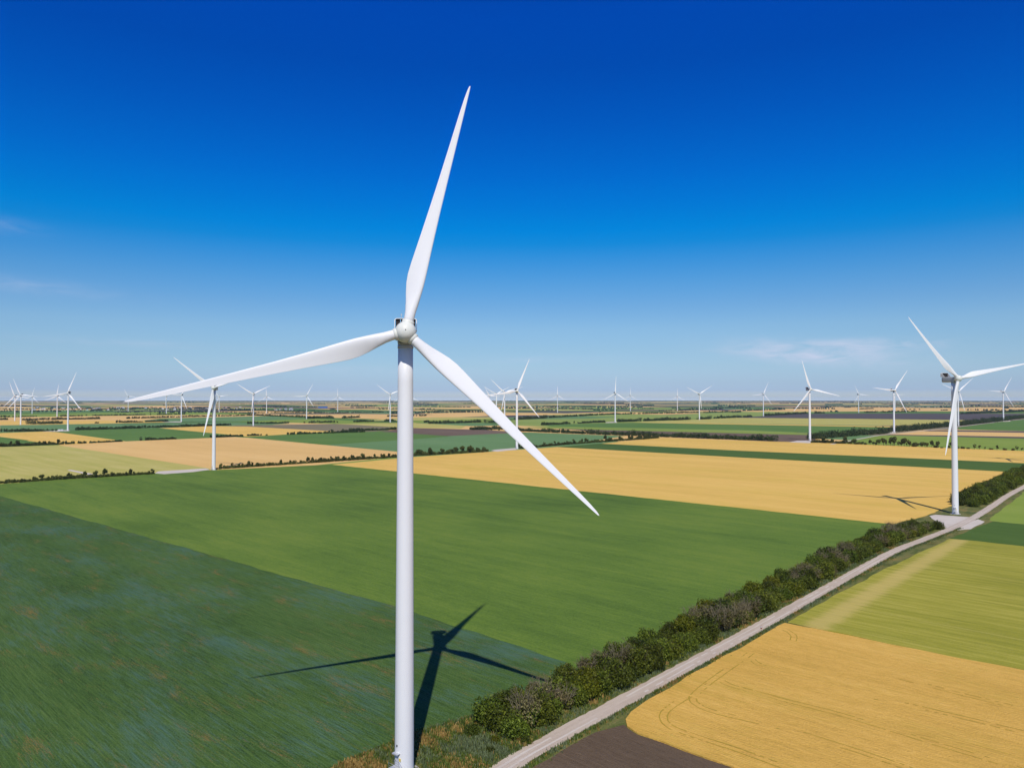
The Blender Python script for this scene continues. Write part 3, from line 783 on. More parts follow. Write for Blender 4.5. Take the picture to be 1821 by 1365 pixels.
# belts that read as one mass
def belt(x0, y0, x1, y1, h, wd, name, label, gaps=0.0, size=1.3, dens=1.0, mat='belt_leaf', seed=1):
    rn = np.random.default_rng(seed)
    a, b = g(x0, y0), g(x1, y1); L = (b - a).length; d = (b - a) / L; nrm = Vector((-d.y, d.x, 0))
    N = int(L / 3.2 * dens) + 2
    Q = []
    for i in range(N):
        s = (i + rn.random()) * L / N
        if gaps and (math.sin(s * .021 + seed) + math.sin(s * .0531 + seed * 2) + 2) / 4 + .15 * rn.normal() < gaps: continue
        p = a + d * s + nrm * (wd * (rn.random() - .2))
        hh = h * (.55 + .5 * rn.random()) * (1 + .18 * math.sin(s * .043 + seed) + .12 * math.sin(s * .113))
        w = h * (.3 + .2 * rn.random())
        c = [(p.x, p.y, hh * .55), (p.x + rn.normal() * w * .4, p.y + rn.normal() * w * .4, hh * .3), (p.x + rn.normal() * w * .3, p.y, hh * .75)]
        r = [(w, w, hh * .42), (w, w, hh * .3), (w * .7, w * .7, hh * .26)]
        Q.append(leaf_quads(rn, c, r, int(24 * dens) + 8, size, .05, .5))
    return tag(quads_object(name, np.concatenate(Q), M[mat]), label, kind='stuff')
for i, (x0, y0, x1, y1, sp, wd, sz, spf, lab, grp) in enumerate(ROWS):
    if i in (7, 8): continue
    belt(x0, y0, x1, y1, 5.2 * sz, wd * .9, 'undergrowth', 'low tangled undergrowth joining the ' + grp, .03, .7, 2.8, 'tree_leaf', 300 + i)
BELTS = [(905, 765.5, 1040, 771.5, 10, 12, 'dark tree belt between brown strip and blue green field', 0), (1040, 771.5, 1379, 784.5, 12.5, 12, 'long dark tree belt along the far edge of the wheat', 0),
         (835, 763.5, 905, 765.5, 7, 8, 'dark trees at the end of the reddish ploughed field', .3),
         (1446, 781, 1583, 770, 16, 26, 'dark tree belt leading to the turbine on the right', 0), (1594, 767.5, 1700, 757.5, 16, 30, 'dark tree belt beyond the turbine on the right', 0), (1700, 757.5, 1795, 747.3, 16, 30, 'far end of the dark tree belt on the right', 0),
         (1795, 745.5, 1850, 741, 16, 30, 'dark trees at the right edge behind the last turbine', 0),
         (112, 790, 226, 784.8, 5, 5, 'thin line of bushes along the left wheat strip', .45), (248, 783.5, 436, 775.8, 7, 5, 'broken line of bushes below the dark green field', .5), (440, 775, 655, 768, 6, 5, 'broken line of bushes left of the tall tower', .45),
         (586, 768, 706, 763.8, 8, 6, 'tree line along the fallow field left of the tall tower', .35),
         (-10, 768, 100, 766.5, 8, 8, 'tree line under the blue green field at the left edge', .5), (136, 765, 412, 756.3, 9, 12, 'dark tree line behind the dark green field', .12),
         (48, 754.5, 112, 753.3, 15, 40, 'small dark wood on the left plain', 0), (0, 746.6, 14, 746.4, 9, 10, 'tree clump at the left edge', 0), (40, 747, 178, 745, 10, 10, 'dark hedge line between the wheat strips on the left', .1),
         (170, 752.5, 300, 749.4, 8, 12, 'tree line along the gold strip on the left', .4), (222, 744.5, 330, 741.5, 9, 12, 'dark tree line behind the left turbines', .1), (330, 741.5, 470, 738.3, 9, 12, 'dark tree line rising behind the half hidden turbine', .1),
         (0, 741.8, 70, 741, 8, 10, 'far tree line at the left edge', .3), (108, 740.5, 240, 738, 8, 10, 'far tree line below the village', .3), (240, 738, 330, 736.5, 8, 10, 'far tree line beside the hidden turbine', .3),
         (920, 746, 975, 743.5, 14, 20, 'small dark wood right of the central turbine', 0), (975, 743, 1085, 737, 10, 20, 'dark tree line behind the central far turbine', .05), (1085, 737, 1320, 732.2, 10, 20, 'long tree line beyond the pale green field', .15),
         (963, 756, 1078, 750.8, 9, 10, 'broken tree line along the near edge of the pale green field', .35), (1099, 750.4, 1192, 747.2, 13, 16, 'tree belt along the thin golden strip', .1), (1196, 747.3, 1227, 746.2, 13, 16, 'short tree belt left of the V shaped rotor', 0),
         (1246, 745.6, 1266, 745, 14, 20, 'two tall clumps right of the V shaped rotor', 0), (1271, 744.2, 1338, 741.2, 12, 12, 'tree belt beside the ploughed field', .1), (1361, 739.4, 1437, 735.4, 13, 16, 'tree belt behind the ploughed field', .05),
         (1450, 735, 1467, 734.5, 13, 14, 'tree clump behind the ploughed field', 0), (1540, 733.6, 1630, 732, 12, 14, 'far tree line behind the turbine on the right', .2), (1712, 736, 1770, 734.2, 14, 20, 'dark wood edge behind the roadside turbine', 0), (1770, 734.2, 1830, 731.5, 14, 20, 'dark wood edge at the right border', 0),
         (735, 752, 764, 750.8, 9, 10, 'scattered trees right of the tall tower', .4), (764, 753.5, 880, 750.6, 11, 20, 'dark tree line right of the tall tower', .1), (840, 764.2, 905, 763, 10, 14, 'dark trees under the straw strip', .1),
         (440, 753.5, 560, 752, 8, 8, 'scattered trees below the light green field', .45), (555, 752, 660, 750, 9, 40, 'scattered grove left of the tall tower', .4), (640, 750, 703, 748.3, 9, 10, 'tree row by the turbine touching the tall tower', .3),
         (440, 738.2, 590, 743.8, 9, 10, 'tree line slanting to the turbine with a level blade', .1), (548, 744.6, 590, 742.5, 12, 20, 'dark wood behind the turbine with a level blade', 0), (612, 743.6, 642, 742.3, 12, 16, 'dark wood left of the tall tower', 0), (690, 741, 760, 739.4, 10, 12, 'dark trees behind the tall tower', .1),
         (440, 734.2, 600, 734.6, 9, 14, 'far tree line left of the tall tower', .15), (600, 734.6, 735, 732.5, 9, 14, 'far tree line running behind the tall tower', .1), (735, 732.5, 870, 730, 9, 14, 'far tree line right of the tall tower', .15)]
for i, (x0, y0, x1, y1, h, wd, lab, gp) in enumerate(BELTS):
    far = y0 < 745
    belt(x0, y0, x1, y1, h * .92, wd, 'tree_belt', lab, gp, 2.2 if far else 1.3, .7 if far else 1.7, 'belt_leaf', i + 1)

# farther lines along field boundaries, one mass with the land
rn = np.random.default_rng(77)
Q = []
for (u0, u1, v0, v1) in cells:
    for e in range(2):
        if rn.random() > .5: continue
        p0 = U2 * u0 + V2 * v0; p1 = (U2 * u1 + V2 * v0) if e else (U2 * u0 + V2 * v1)
        c = (p0 + p1) / 2
        if c.y < 4200 or c.length > 36000 or (c.length > 8000 and rn.random() > .45): continue
        L = (p1 - p0).length; step = max(9.0, c.length / 480)
        hh0 = rn.uniform(6, 12)
        t0, t1 = sorted(rn.random(2)) if rn.random() < .6 else (0, 1)
        n = int(L * (t1 - t0) / step)
        if n < 2: continue
        t = t0 + (t1 - t0) * (np.arange(n) + rn.random(n)) / n
        keep = rn.random(n) < .85; t = t[keep]; n = len(t)
        px = p0.x + (p1.x - p0.x) * t + rn.normal(size=n) * 4; py = p0.y + (p1.y - p0.y) * t + rn.normal(size=n) * 4
        for k in range(3):
            h = hh0 * (.5 + .7 * rn.random(n)); w = step * (.35 + .5 * rn.random(n)); a = rn.random(n) * math.pi
            ca, sa = np.cos(a) * w, np.sin(a) * w
            z = np.zeros(n)
            Q.append(np.stack([np.stack([px - ca, py - sa, z], 1), np.stack([px + ca, py + sa, z], 1), np.stack([px + ca * .7, py + sa * .7, h], 1), np.stack([px - ca * .6, py - sa * .6, h * (.7 + .4 * rn.random(n))], 1)], 1))
tag(quads_object('tree_belt', np.concatenate(Q), M['far_leaf']), 'thin dark tree lines between the farthest fields', kind='stuff')

# rough grass and weeds beside the road and in the near corner
M['grass_sage'] = leaf_mat('sage green weeds', (.085, .115, .05), (.21, .245, .115), .2, .1)
M['grass_dry'] = leaf_mat('dry tawny grass', (.22, .13, .035), (.46, .29, .10), .2, .1)
M['grass_green'] = leaf_mat('rank green grass', (.06, .09, .015), (.15, .19, .03), .2, .1)
def tufts(n, sampler, mats, label, hmin, hmax, seed):
    rn = np.random.default_rng(seed); Q, MI = [], []
    for _ in range(n):
        p, mi = sampler(rn)
        if p is None: continue
        for k in range(4):
            a = rn.random() * 6.28; h = rn.uniform(hmin, hmax); l = rn.uniform(.15, .5) * h; w = rn.uniform(.06, .16)
            bx, by = p[0] + rn.normal() * .18, p[1] + rn.normal() * .18
            ca, sa = math.cos(a), math.sin(a)
            Q.append([(bx - sa * w, by + ca * w, .1), (bx + sa * w, by - ca * w, .1), (bx + ca * l + sa * w * .4, by + sa * l - ca * w * .4, .35 + h), (bx + ca * l - sa * w * .4, by + sa * l + ca * w * .4, .35 + h * .9)]); MI.append(mi)
    return tag(quads_object('grass', np.array(Q), [M[m] for m in mats], mi=MI), label, kind='stuff')
SR = arc_near(g(1640, 961))
def noise2(x, y): return math.sin(x * .31 + 1.3 * math.sin(y * .23)) + math.sin(y * .37 + 1.1 * math.sin(x * .19)) + .7 * math.sin(x * 1.1 + y * .8)
def pick(p, rn):
    v = noise2(p.x, p.y) + rn.normal() * .8
    if p.x < -21 and p.y > 158: v += 1.6
    return 1 if v > 1.55 else (0 if v < -.2 else 2)
def s_left(rn):
    s = rn.uniform(0, SR); r = inset(CENR, s); w = rn.uniform(3.1, 7.0) if rn.random() < .7 else rn.uniform(14, 21)
    p = r[0] + r[1] * w
    return p, pick(p, rn)
def s_right(rn):
    s = rn.uniform(0, SR + 60); r = inset(CENR, s); p = r[0] - r[1] * (2.9 + abs(rn.normal()) * .9)
    return p, pick(p, rn)
CORNER = [g(*q) for q in ((560, 1400), (600, 1361), (735, 1305), (860, 1268), (930, 1244), (985, 1300), (900, 1350), (700, 1480))]
def inside(p, P):
    c = False
    for i in range(len(P)):
        a, b = P[i], P[i - 1]
        if (a.y > p.y) != (b.y > p.y) and p.x < (b.x - a.x) * (p.y - a.y) / (b.y - a.y) + a.x: c = not c
    return c
cx0, cx1 = min(p.x for p in CORNER), max(p.x for p in CORNER); cy0, cy1 = min(p.y for p in CORNER), max(p.y for p in CORNER)
def s_corner(rn):
    for _ in range(30):
        p = Vector((rn.uniform(cx0, cx1), rn.uniform(cy0, cy1), 0))
        if inside(p, CORNER) and (p - Vector((-23.2, 157.9, 0))).length > 4.2: return p, pick(p, rn)
    return None, 0
GM = ['grass_sage', 'grass_dry', 'grass_green']
tufts(7000, s_left, GM, 'rough weeds between the hedge and the gravel road', .25, .8, 1)
tufts(3500, s_right, GM, 'thin strip of weeds on the field side of the gravel road', .2, .7, 2)
tufts(9000, s_corner, GM, 'rough grass and weeds around the foot of the huge turbine', .3, .9, 3)
#PLANTS#
# ------------------------------------------------------------------ wind turbines
M['white'] = flat('white turbine paint', (.76, .76, .75), rough=.38, spec=.35, noise=.02, nscale=.4)
M['blade'] = flat('white blade gelcoat', (.76, .76, .75), rough=.42, spec=.3, noise=.015, nscale=.3)
M['hubwhite'] = flat('weathered spinner paint', (.70, .71, .64), rough=.45, spec=.3, noise=.08, nscale=.9)
M['nacelle'] = flat('pale grey nacelle paint', (.38, .40, .42), rough=.45, spec=.3, noise=.04, nscale=.6)
M['radiator'] = flat('dark radiator core', (.035, .03, .03), rough=.7, spec=.2)
M['steel'] = flat('galvanised steel', (.55, .56, .57), rough=.45, spec=.5, metal=.3)
M['darksteel'] = flat('dark steel', (.08, .085, .09), rough=.5)
M['concrete'] = flat('concrete', (.46, .43, .38), rough=.9, spec=.1, noise=.15, nscale=1.5)
M['yellow'] = flat('yellow warning plate', (.8, .6, .02), rough=.5)
M['doorpaint'] = flat('pale grey door', (.56, .57, .58), rough=.5)

HH, TILT, OH = 94.0, rad(6.0), 4.4
AX = Vector((0, -math.cos(TILT), math.sin(TILT)))            # rotor axis, pointing upwind
HUBP = Vector((0, 0, HH)) + AX * OH

def blade_mesh():
    st = [(1.75, 2.15, 1.0, 0, .5), (3.0, 2.15, 1.0, 0, .5), (4.5, 2.3, .88, 5, .46), (6.5, 2.85, .64, 13, .41), (8.5, 3.45, .47, 14.5, .36), (10.5, 3.9, .38, 13, .33), (12.5, 4.0, .33, 11, .31),
          (15, 3.78, .29, 9, .3), (18, 3.42, .26, 7.2, .29), (22, 2.98, .235, 5.4, .28), (27, 2.52, .215, 3.8, .27), (32, 2.13, .2, 2.6, .27), (37, 1.8, .19, 1.6, .27), (42, 1.48, .18, .8, .27),
          (46, 1.24, .18, .3, .27), (50, .98, .18, 0, .27), (53, .74, .18, -.3, .28), (55, .5, .18, -.4, .32), (55.8, .3, .18, -.4, .4), (56.1, .1, .2, -.4, .5)]
    n = 28; mb = MB(); vs = []
    for r, c, t, tw, ax in st:
        blend = min(1, max(0, (r - 3.0) / 5.5)); blend = blend * blend * (3 - 2 * blend)
        for k in range(n):
            a = 2 * math.pi * k / n
            xc = .5 * (1 + math.cos(a))                       # 1 at trailing edge, 0 at leading edge
            yt = 5 * t * (.2969 * math.sqrt(xc) - .126 * xc - .3516 * xc ** 2 + .2843 * xc ** 3 - .1036 * xc ** 4)
            camber = .035 * 4 * xc * (1 - xc)
            s = 1 if a <= math.pi else -1
            py = (s * yt * (1.0 if s > 0 else .8) + camber)   # + = suction side (downwind, +Y)
            cx, cy = .5 * math.cos(a) + .5, .5 * math.sin(a) * t
            x = xc * blend + cx * (1 - blend); y = py * blend + cy * (1 - blend)
            X, Y = (ax - x) * c, y * c                         # leading edge towards +X
            th = rad(tw)
            # nose turned upwind (-Y) by the twist
            Xr = X * math.cos(th) + Y * math.sin(th); Yr = -X * math.sin(th) + Y * math.cos(th)
            vs.append((Xr, Yr - 1.7 * (r / 56) ** 2.4, r))
    m = len(st)
    fs = [(i * n + k, i * n + (k + 1) % n, (i + 1) * n + (k + 1) % n, (i + 1) * n + k) for i in range(m - 1) for k in range(n)]
    fs += [tuple(range(n))[::-1], tuple(range((m - 1) * n, m * n))]
    mb.add(vs, fs, 0, True)
    return mb

def superbox(mb, x0, x1, z0, z1, ys, r, n=6, shrink=None):
    """rounded-rectangle tube along Y; ys = [(y, scale)]"""
    loop = []
    for (cx, cz, a0) in ((x1 - r, z1 - r, 0), (x0 + r, z1 - r, 90), (x0 + r, z0 + r, 180), (x1 - r, z0 + r, 270)):
        for k in range(n):
            a = rad(a0 + 90 * k / (n - 1)); loop.append((cx + r * math.cos(a), cz + r * math.sin(a)))
    mx, mz = (x0 + x1) / 2, (z0 + z1) / 2
    vs = [(mx + (x - mx) * s, y, mz + (z - mz) * s) for y, s in ys for x, z in loop]
    q = len(loop)
    fs = [(i * q + k, i * q + (k + 1) % q, (i + 1) * q + (k + 1) % q, (i + 1) * q + k) for i in range(len(ys) - 1) for k in range(q)]
    fs += [tuple(range(q)), tuple(range((len(ys) - 1) * q, len(ys) * q))[::-1]]
    mb.add(vs, fs, 0, True)

def make_turbine(detail_base=True):
    root = empty('wind_turbine')
    # tapered tower
    mb = MB()
    prof = [(2.16, .35), (2.10, .4), (2.05, 1.0), (2.03, 12)]
    prof += [(2.03 - .0051 * (z - 12), z) for z in range(20, 92, 8)] + [(1.62, 92.1)]
    mb.lathe(prof, 48)
    tower = reg(root, mb.build('tower', M['white']))
    # door, hood, sign and stairs on the left front of the tower foot
    ang = rad(222)
    R = Matrix.Rotation(ang - math.pi / 2, 4, 'Z')            # local +Y points outward
    def at(mb, c, d, mi=0): mb.box(R @ Vector(c), d, mi, R.to_3x3())
    mb = MB(); at(mb, (0, 2.06, 3.3), (1.0, .10, 2.3)); at(mb, (0, 2.13, 3.3), (.84, .06, 2.1), 1); at(mb, (.32, 2.18, 3.2), (.06, .06, .3), 2)
    reg(tower, mb.build('door', [M['steel'], M['doorpaint'], M['darksteel']]))
    mb = MB(); at(mb, (0, 2.35, 4.85), (1.7, .8, .08)); at(mb, (0, 2.7, 4.72), (1.7, .06, .2))
    reg(tower, mb.build('door_hood', M['steel']))
    mb = MB(); at(mb, (0, 2.1, 6.4), (.25, .2, .35)); reg(tower, mb.build('wall_lamp', M['darksteel']))
    mb = MB(); at(mb, (-.85, 2.03, 3.6), (.4, .06, .62)); reg(tower, mb.build('warning_sign', M['yellow']))
    mb = MB()
    at(mb, (0, 2.9, 2.08), (1.6, 1.7, .06))
    for k in range(8): at(mb, (-1.0 - .28 * k, 2.9, 1.85 - .235 * k), (.28, 1.1, .05))
    for s in (2.2, 3.7):
        mb.tube([R @ Vector((.8, s, 2.1)), R @ Vector((.8, s, 3.2)), R @ Vector((-.8, s, 3.2)), R @ Vector((-3.1, s, 1.3)), R @ Vector((-3.1, s, .1))], .035, 6)
        mb.tube([R @ Vector((.8, s, 2.65)), R @ Vector((-.8, s, 2.65)), R @ Vector((-3.1, s, .75))], .025, 6)
        for x, z0, z1 in ((-.8, 2.1, 3.2), (-1.9, 1.1, 2.28)): mb.tube([R @ Vector((x, s, z0)), R @ Vector((x, s, z1))], .03, 6)
        for x in (-.75, .75): mb.tube([R @ Vector((x, s, 0)), R @ Vector((x, s, 2.05))], .05, 6)
    reg(tower, mb.build('staircase', M['steel']))
    mb = MB(); mb.lathe([(3.3, -.1), (3.3, .28), (3.1, .36), (2.0, .37)], 40)
    reg(root, mb.build('foundation', M['concrete']))
    # nacelle
    mb = MB()
    superbox(mb, -1.75, 1.75, HH - 2.05, HH + 1.75, [(-2.35, .86), (-2.2, .93), (-1.6, 1), (7.6, 1), (9.0, .985), (9.5, .93), (9.75, .82)], .75)
    nac = reg(root, mb.build('nacelle', M['nacelle']))
    mb = MB(); mb.lathe([(1.72, HH - 2.75), (1.72, HH - 2.0)], 40); reg(nac, mb.build('yaw_ring', M['nacelle']))
    # cooler on the roof at the rear: rounded frame with sloping side plates
    zr = HH + 1.72
    mb = MB()
    yf = 8.0
    fr = []
    w, h, r = 2.55, 3.0, .55
    for cx, cz, a0 in ((w - r, h - r, 0), (-w + r, h - r, 90)):
        for k in range(6):
            a = rad(a0 + 90 * k / 5); fr.append((cx + r * math.cos(a), cz + r * math.sin(a)))
    fr = [(w, 0)] + fr + [(-w, 0)]
    vs = []
    for (x, z) in fr:
        sx, sz = (w - .14) / w, (h - .14) / h
        vs += [(x, yf, zr + z), (x, yf + 1.5, zr + z), (x * sx, yf + 1.5, zr + z * sz), (x * sx, yf, zr + z * sz)]
    nf = len(fr)
    mb.add(vs, [(4 * i + k, 4 * i + (k + 1) % 4, 4 * i + 4 + (k + 1) % 4, 4 * i + 4 + k) for i in range(nf - 1) for k in range(4)])
    for s in (-1, 1):
        x0, x1 = s * (w - .02), s * (w - .12)
        tri = [(yf + .05, zr), (yf + .05, zr + h - .5), (yf - 2.6, zr)]
        mb.add([(x0, y, z) for y, z in tri] + [(x1, y, z) for y, z in tri], [(0, 1, 2), (5, 4, 3), (0, 3, 4, 1), (1, 4, 5, 2), (2, 5, 3, 0)])
    frm = reg(root, mb.build('cooler_frame', M['white']))
    for k in range(4):
        mb = MB(); mb.box((-1.74 + 1.16 * k, yf + .55, zr + 1.42), (1.0, .3, 2.76)); reg(frm, mb.build('radiator', M['radiator']))
    for x in (-1.0, .8):
        mb = MB()
        mb.tube([(x, yf + 1.2, zr + h - .1), (x, yf + 1.2, zr + h + .95)], .05, 6)
        mb.tube([(x - .3, yf + 1.2, zr + h + .8), (x + .3, yf + 1.2, zr + h + .8)], .04, 6); mb.box((x, yf + 1.2, zr + h + 1.05), (.2, .2, .22))
        reg(nac, mb.build('wind_sensor', M['steel']))
    # spinner with three blade sockets
    mb = MB()
    MZ = Matrix.Rotation(rad(90), 4, 'X')                     # +Z -> -Y
    mb.lathe([(1.8, -1.75), (2.1, -1.55), (2.24, -.9), (2.24, .15), (2.12, .8), (1.84, 1.4), (1.4, 1.88), (.9, 2.15), (.4, 2.27), (.01, 2.3)], 40, 0, True, MZ)
    mb.lathe([(.13, 2.1), (.13, 2.33)], 12, 1, False, MZ)
    hub = reg(root, mb.build('hub', [M['hubwhite'], M['darksteel']]))
    for k in range(3):
        mb = MB(); mb.lathe([(1.3, 1.2), (1.3, 2.42), (1.18, 2.5)], 32, 0, True, Matrix.Rotation(2 * math.pi * k / 3, 4, 'Y'))
        reg(hub, mb.build('blade_socket', M['hubwhite']))
    b0 = blade_mesh().build('blade', M['blade'])
    reg(root, b0)
    for k in range(2):
        c = b0.copy(); COL.objects.link(c); reg(root, c)
    return root

CONE = rad(1.8)
TW = Matrix.Rotation(-TILT, 4, 'X')                           # -Y axis lifted by the tilt
def pose(root, az):
    bl = [c for c in kids_of(root) if c.name.startswith('blade')]
    hub = [c for c in kids_of(root) if c.name.startswith('hub')][0]
    base = Matrix.Translation(HUBP) @ TW
    hub.matrix_local = base @ Matrix.Rotation(rad(90) - az, 4, 'Y')
    for k, b in enumerate(bl):
        b.matrix_local = base @ Matrix.Rotation(rad(90) - (az + k * 2 * math.pi / 3), 4, 'Y') @ Matrix.Rotation(CONE, 4, 'X')

def tip_pix(loc, yaw, sc, az):
    m = Matrix.Translation(loc) @ Matrix.Rotation(yaw, 4, 'Z') @ Matrix.Scale(sc, 4) @ Matrix.Translation(HUBP) @ TW
    return [pix(m @ Matrix.Rotation(rad(90) - (az + k * 2 * math.pi / 3), 4, 'Y') @ Matrix.Rotation(CONE, 4, 'X') @ Vector((0, -1.7, 56.1))) for k in range(3)], pix(m @ Vector((0, 0, 0)))

# base x, base y, hub y, one blade tip (x, y), label
TURB = [
 (718.0, None, None, (833, 156), 'huge white wind turbine in the foreground with its tower cut by the bottom edge'),
 (1699.0, 914, 673, (1616, 568), 'second largest white turbine beside the gravel road on the hardstand at the right'),
 (380.0, 835.5, 689.5, (310.5, 636), 'white turbine half hidden behind the left blade of the huge turbine'),
 (919.2, 798, 694.8, (940.2, 639.5), 'white turbine seen just above the right blade of the huge turbine'),
 (1440.4, 784, 692.0, (1425, 642), 'white turbine on a gravel pad left of the dark tree belt'),
 (1590.0, 768, 693.8, (1612.9, 657.6), 'white turbine at the end of the dark tree belt with one blade pointing straight left'),
 (1704.3, 757.6, 695.4, (1726.7, 674.3), 'white turbine mostly hidden behind the tower of the right roadside turbine'),
 (1784.5, 748.4, 695.8, (1798, 670.5), 'rightmost distant white turbine beyond the dark tree belt'),
 (120.6, 765.4, 698.7, (135, 665.8), 'white turbine beside the two white cabins with one blade in shade'),
 (36.6, 755, 702, (24.3, 673.6), 'nearer one of the crossed pair of turbines at the left edge'),
 (26.2, 748.2, 703.7, (17.5, 680.6), 'farther one of the crossed pair of turbines at the left edge'),
 (57.0, 735.6, 705.2, (61.5, 709.5), 'small faint turbine just right of the crossed pair at the left edge'),
 (101.4, 740.7, 704, (104.6, 684.7), 'slim distant turbine just left of the one by the white cabins'),
 (227.9, 731.7, 704.9, (223.6, 697), 'tiny turbine directly behind the tip of the huge left blade'),
 (295.7, 735.2, 704, (287, 699), 'far turbine whose rotor hides behind the outer half of the huge left blade'),
 (322.4, 749.8, 702, (332.7, 727), 'turbine with one lower blade showing below the huge left blade'),
 (389.6, 732.5, 704.9, (385, 699.5), 'tiny turbine immediately right of the half hidden left turbine'),
 (450.4, 757, 700.4, (422.6, 683), 'Y shaped turbine standing at the edge of the wheat left of the tall tower'),
 (474.0, 734.5, 705.3, (473.5, 694.5), 'thin far turbine right of the Y shaped one'),
 (545.2, 744.8, 703.7, (557, 681.8), 'turbine with one blade pointing straight left between the Y shaped one and the tall tower'),
 (600.6, 732.5, 705.6, (600.5, 695.5), 'thin edge on turbine far off midway to the tall tower'),
 (693.8, 750.6, 701.2, (671.3, 684.7), 'distant turbine touching the left side of the tall tower'),
 (722.0, 747, 701.5, (743, 712.7), 'turbine hidden behind the tall tower with only a blade tip showing'),
 (897.4, 755, 697.7, (873.5, 675), 'turbine overlapped by the left blade of the one above the huge right blade'),
 (882.6, 746, 700.6, (864.4, 689.4), 'far turbine whose tower drops behind the huge right blade'),
 (870.0, 734, 703.4, (862.5, 688.5), 'farthest turbine almost wholly behind the huge right blade'),
 (991.4, 733.4, 703.2, (991.5, 692.5), 'thin far turbine alone right of the huge right blade'),
 (1094.0, 750.8, 699.2, (1095.4, 669.2), 'central distant turbine with one blade straight up'),
 (1121.0, 731.0, 703.4, (1121.4, 692.5), 'small faint turbine just right of the one with a blade straight up'),
 (1204.6, 730.6, 704.9, (1204.7, 694), 'small thin turbine standing alone left of the V shaped rotor'),
 (1243.8, 746.0, 700.4, (1263.5, 686.8), 'turbine with two blades raised in a V right of centre'),
 (1357.6, 740.2, 700.5, (1365.7, 680), 'turbine by the start of the dark ploughed field'),
 (1527.0, 734.0, 700.6, (1519.5, 683.8), 'small turbine beyond the dark ploughed field'),
 (1591.9, 731.4, 700.6, (1610.5, 699.8), 'far turbine directly behind the one at the end of the tree belt'),
 (1865.0, 825, 688.5, (1830, 600), 'turbine just past the right edge whose shadow falls on the far wheat strip'),
]
proto = make_turbine()
YAW = rad(8.3)
for i, (bx, by, hy, tip, lab) in enumerate(TURB):
    o = proto if i == 0 else copy_tree(proto)
    if i == 0:
        loc, sc = Vector((-23.2, 157.9, 0)), 1.0
        az = rad(75.7)
    else:
        loc = g(bx, by)
        hn = HC + (YH - hy) * loc.y / FPX
        sc = max(.88, min(1.14, hn / (HH + .46)))
        best = None
        for k in range(240):
            az = rad(k * .5)
            tips, hb = tip_pix(loc, YAW, sc, az)
            for t in tips:
                d = abs(math.atan2((t[0] - hb[0]) * (tip[1] - hy) - (t[1] - hb[1]) * (tip[0] - bx), (t[0] - hb[0]) * (tip[0] - bx) + (t[1] - hb[1]) * (tip[1] - hy)))
                if best is None or d < best[0]: best = (d, az)
        az = best[1]
        if i == 1: az = rad(11.2)
        if i == len(TURB) - 1: az = rad(118)
    o.location = loc; o.rotation_euler = (0, 0, YAW); o.scale = (sc, sc, sc)
    pose(o, az)
    tag(o, lab, 'wind turbine', 'white wind turbines across the plain')
#TURBINES#
# ------------------------------------------------------------------ buildings and small things
M['plaster'] = flat('pale plaster', (.62, .58, .52), rough=.85, noise=.08)
M['tile_roof'] = flat('weathered red roof', (.30, .13, .09), rough=.85, noise=.2)
M['slate_roof'] = flat('grey fibre roof', (.34, .34, .35), rough=.85, noise=.15)
M['glass'] = flat('window glass', (.03, .04, .05), rough=.1, spec=.6)
M['bluemetal'] = flat('blue sheet metal', (.07, .14, .38), rough=.5, noise=.1)
M['whitemetal'] = flat('white sheet metal', (.8, .8, .8), rough=.5)
M['rust'] = flat('rusty brown paint', (.24, .09, .05), rough=.8, noise=.25, nscale=4)
def gable(name, L, W, H, RH, wall, roof, wins=3):
    root = empty(name)
    mb = MB()
    x, y = L / 2, W / 2
    mb.add([(-x, -y, 0), (x, -y, 0), (x, y, 0), (-x, y, 0), (-x, -y, H), (x, -y, H), (x, y, H), (-x, y, H), (-x, 0, H + RH), (x, 0, H + RH)],
           [(0, 1, 5, 4), (2, 3, 7, 6), (1, 2, 6, 9, 5), (3, 0, 4, 8, 7)])
    reg(root, mb.build('wall', M[wall]))
    mb = MB(); o = .5; t = .18; k = RH / y
    for s in (-1, 1):
        A = [(-x - o, 0, H + RH + .02), (x + o, 0, H + RH + .02), (x + o, s * (y + o), H - k * o), (-x - o, s * (y + o), H - k * o)]
        B = [(p[0], p[1], p[2] + t) for p in A]
        mb.add(A + B, [(0, 1, 2, 3), (7, 6, 5, 4), (0, 4, 5, 1), (1, 5, 6, 2), (2, 6, 7, 3), (3, 7, 4, 0)])
    rf = reg(root, mb.build('roof', M[roof]))
    for i in range(wins):
        mb = MB(); mb.box((-x + L * (i + .5) / wins, -y - .03, H * .55), (L / wins * .35, .08, H * .4)); reg(root, mb.build('window', M['glass']))
    return root
H1 = gable('village_house', 13, 9, 4, 3.2, 'plaster', 'slate_roof'); H2 = gable('village_house', 11, 8, 3.6, 3, 'plaster', 'tile_roof'); H3 = gable('village_house', 16, 9, 4, 3, 'whitemetal', 'slate_roof')
seen = set()
rb = random.Random(21)
nh = 0
for k in range(64):
    x = rb.uniform(8, 430) if k < 52 else rb.uniform(488, 522)
    y = rb.uniform(724.5, 729.2) if k < 52 else rb.uniform(727.0, 729.5)
    pr = rb.choice([H1, H2, H3, H3])
    o = pr if pr not in seen else copy_tree(pr)
    seen.add(pr)
    o.location = g(x, y); o.rotation_euler = (0, 0, rb.choice([UA, UA + math.pi / 2]) + rb.uniform(-.2, .2)); s = rb.uniform(1.0, 1.6); o.scale = (s, s, s)
    lab = {H1: 'tiny grey roofed plaster house in the far village on the left', H2: 'tiny red roofed house in the far village on the left', H3: 'tiny white house in the far village on the left'}[pr]
    if k >= 52: lab = lab.replace('in the far village on the left', 'in the far hamlet left of the tall tower')
    tag(o, lab, 'house', {H1: 'grey roofed houses', H2: 'red roofed houses', H3: 'white houses'}[pr] + (' of the far village' if k < 52 else ' of the far hamlet'))
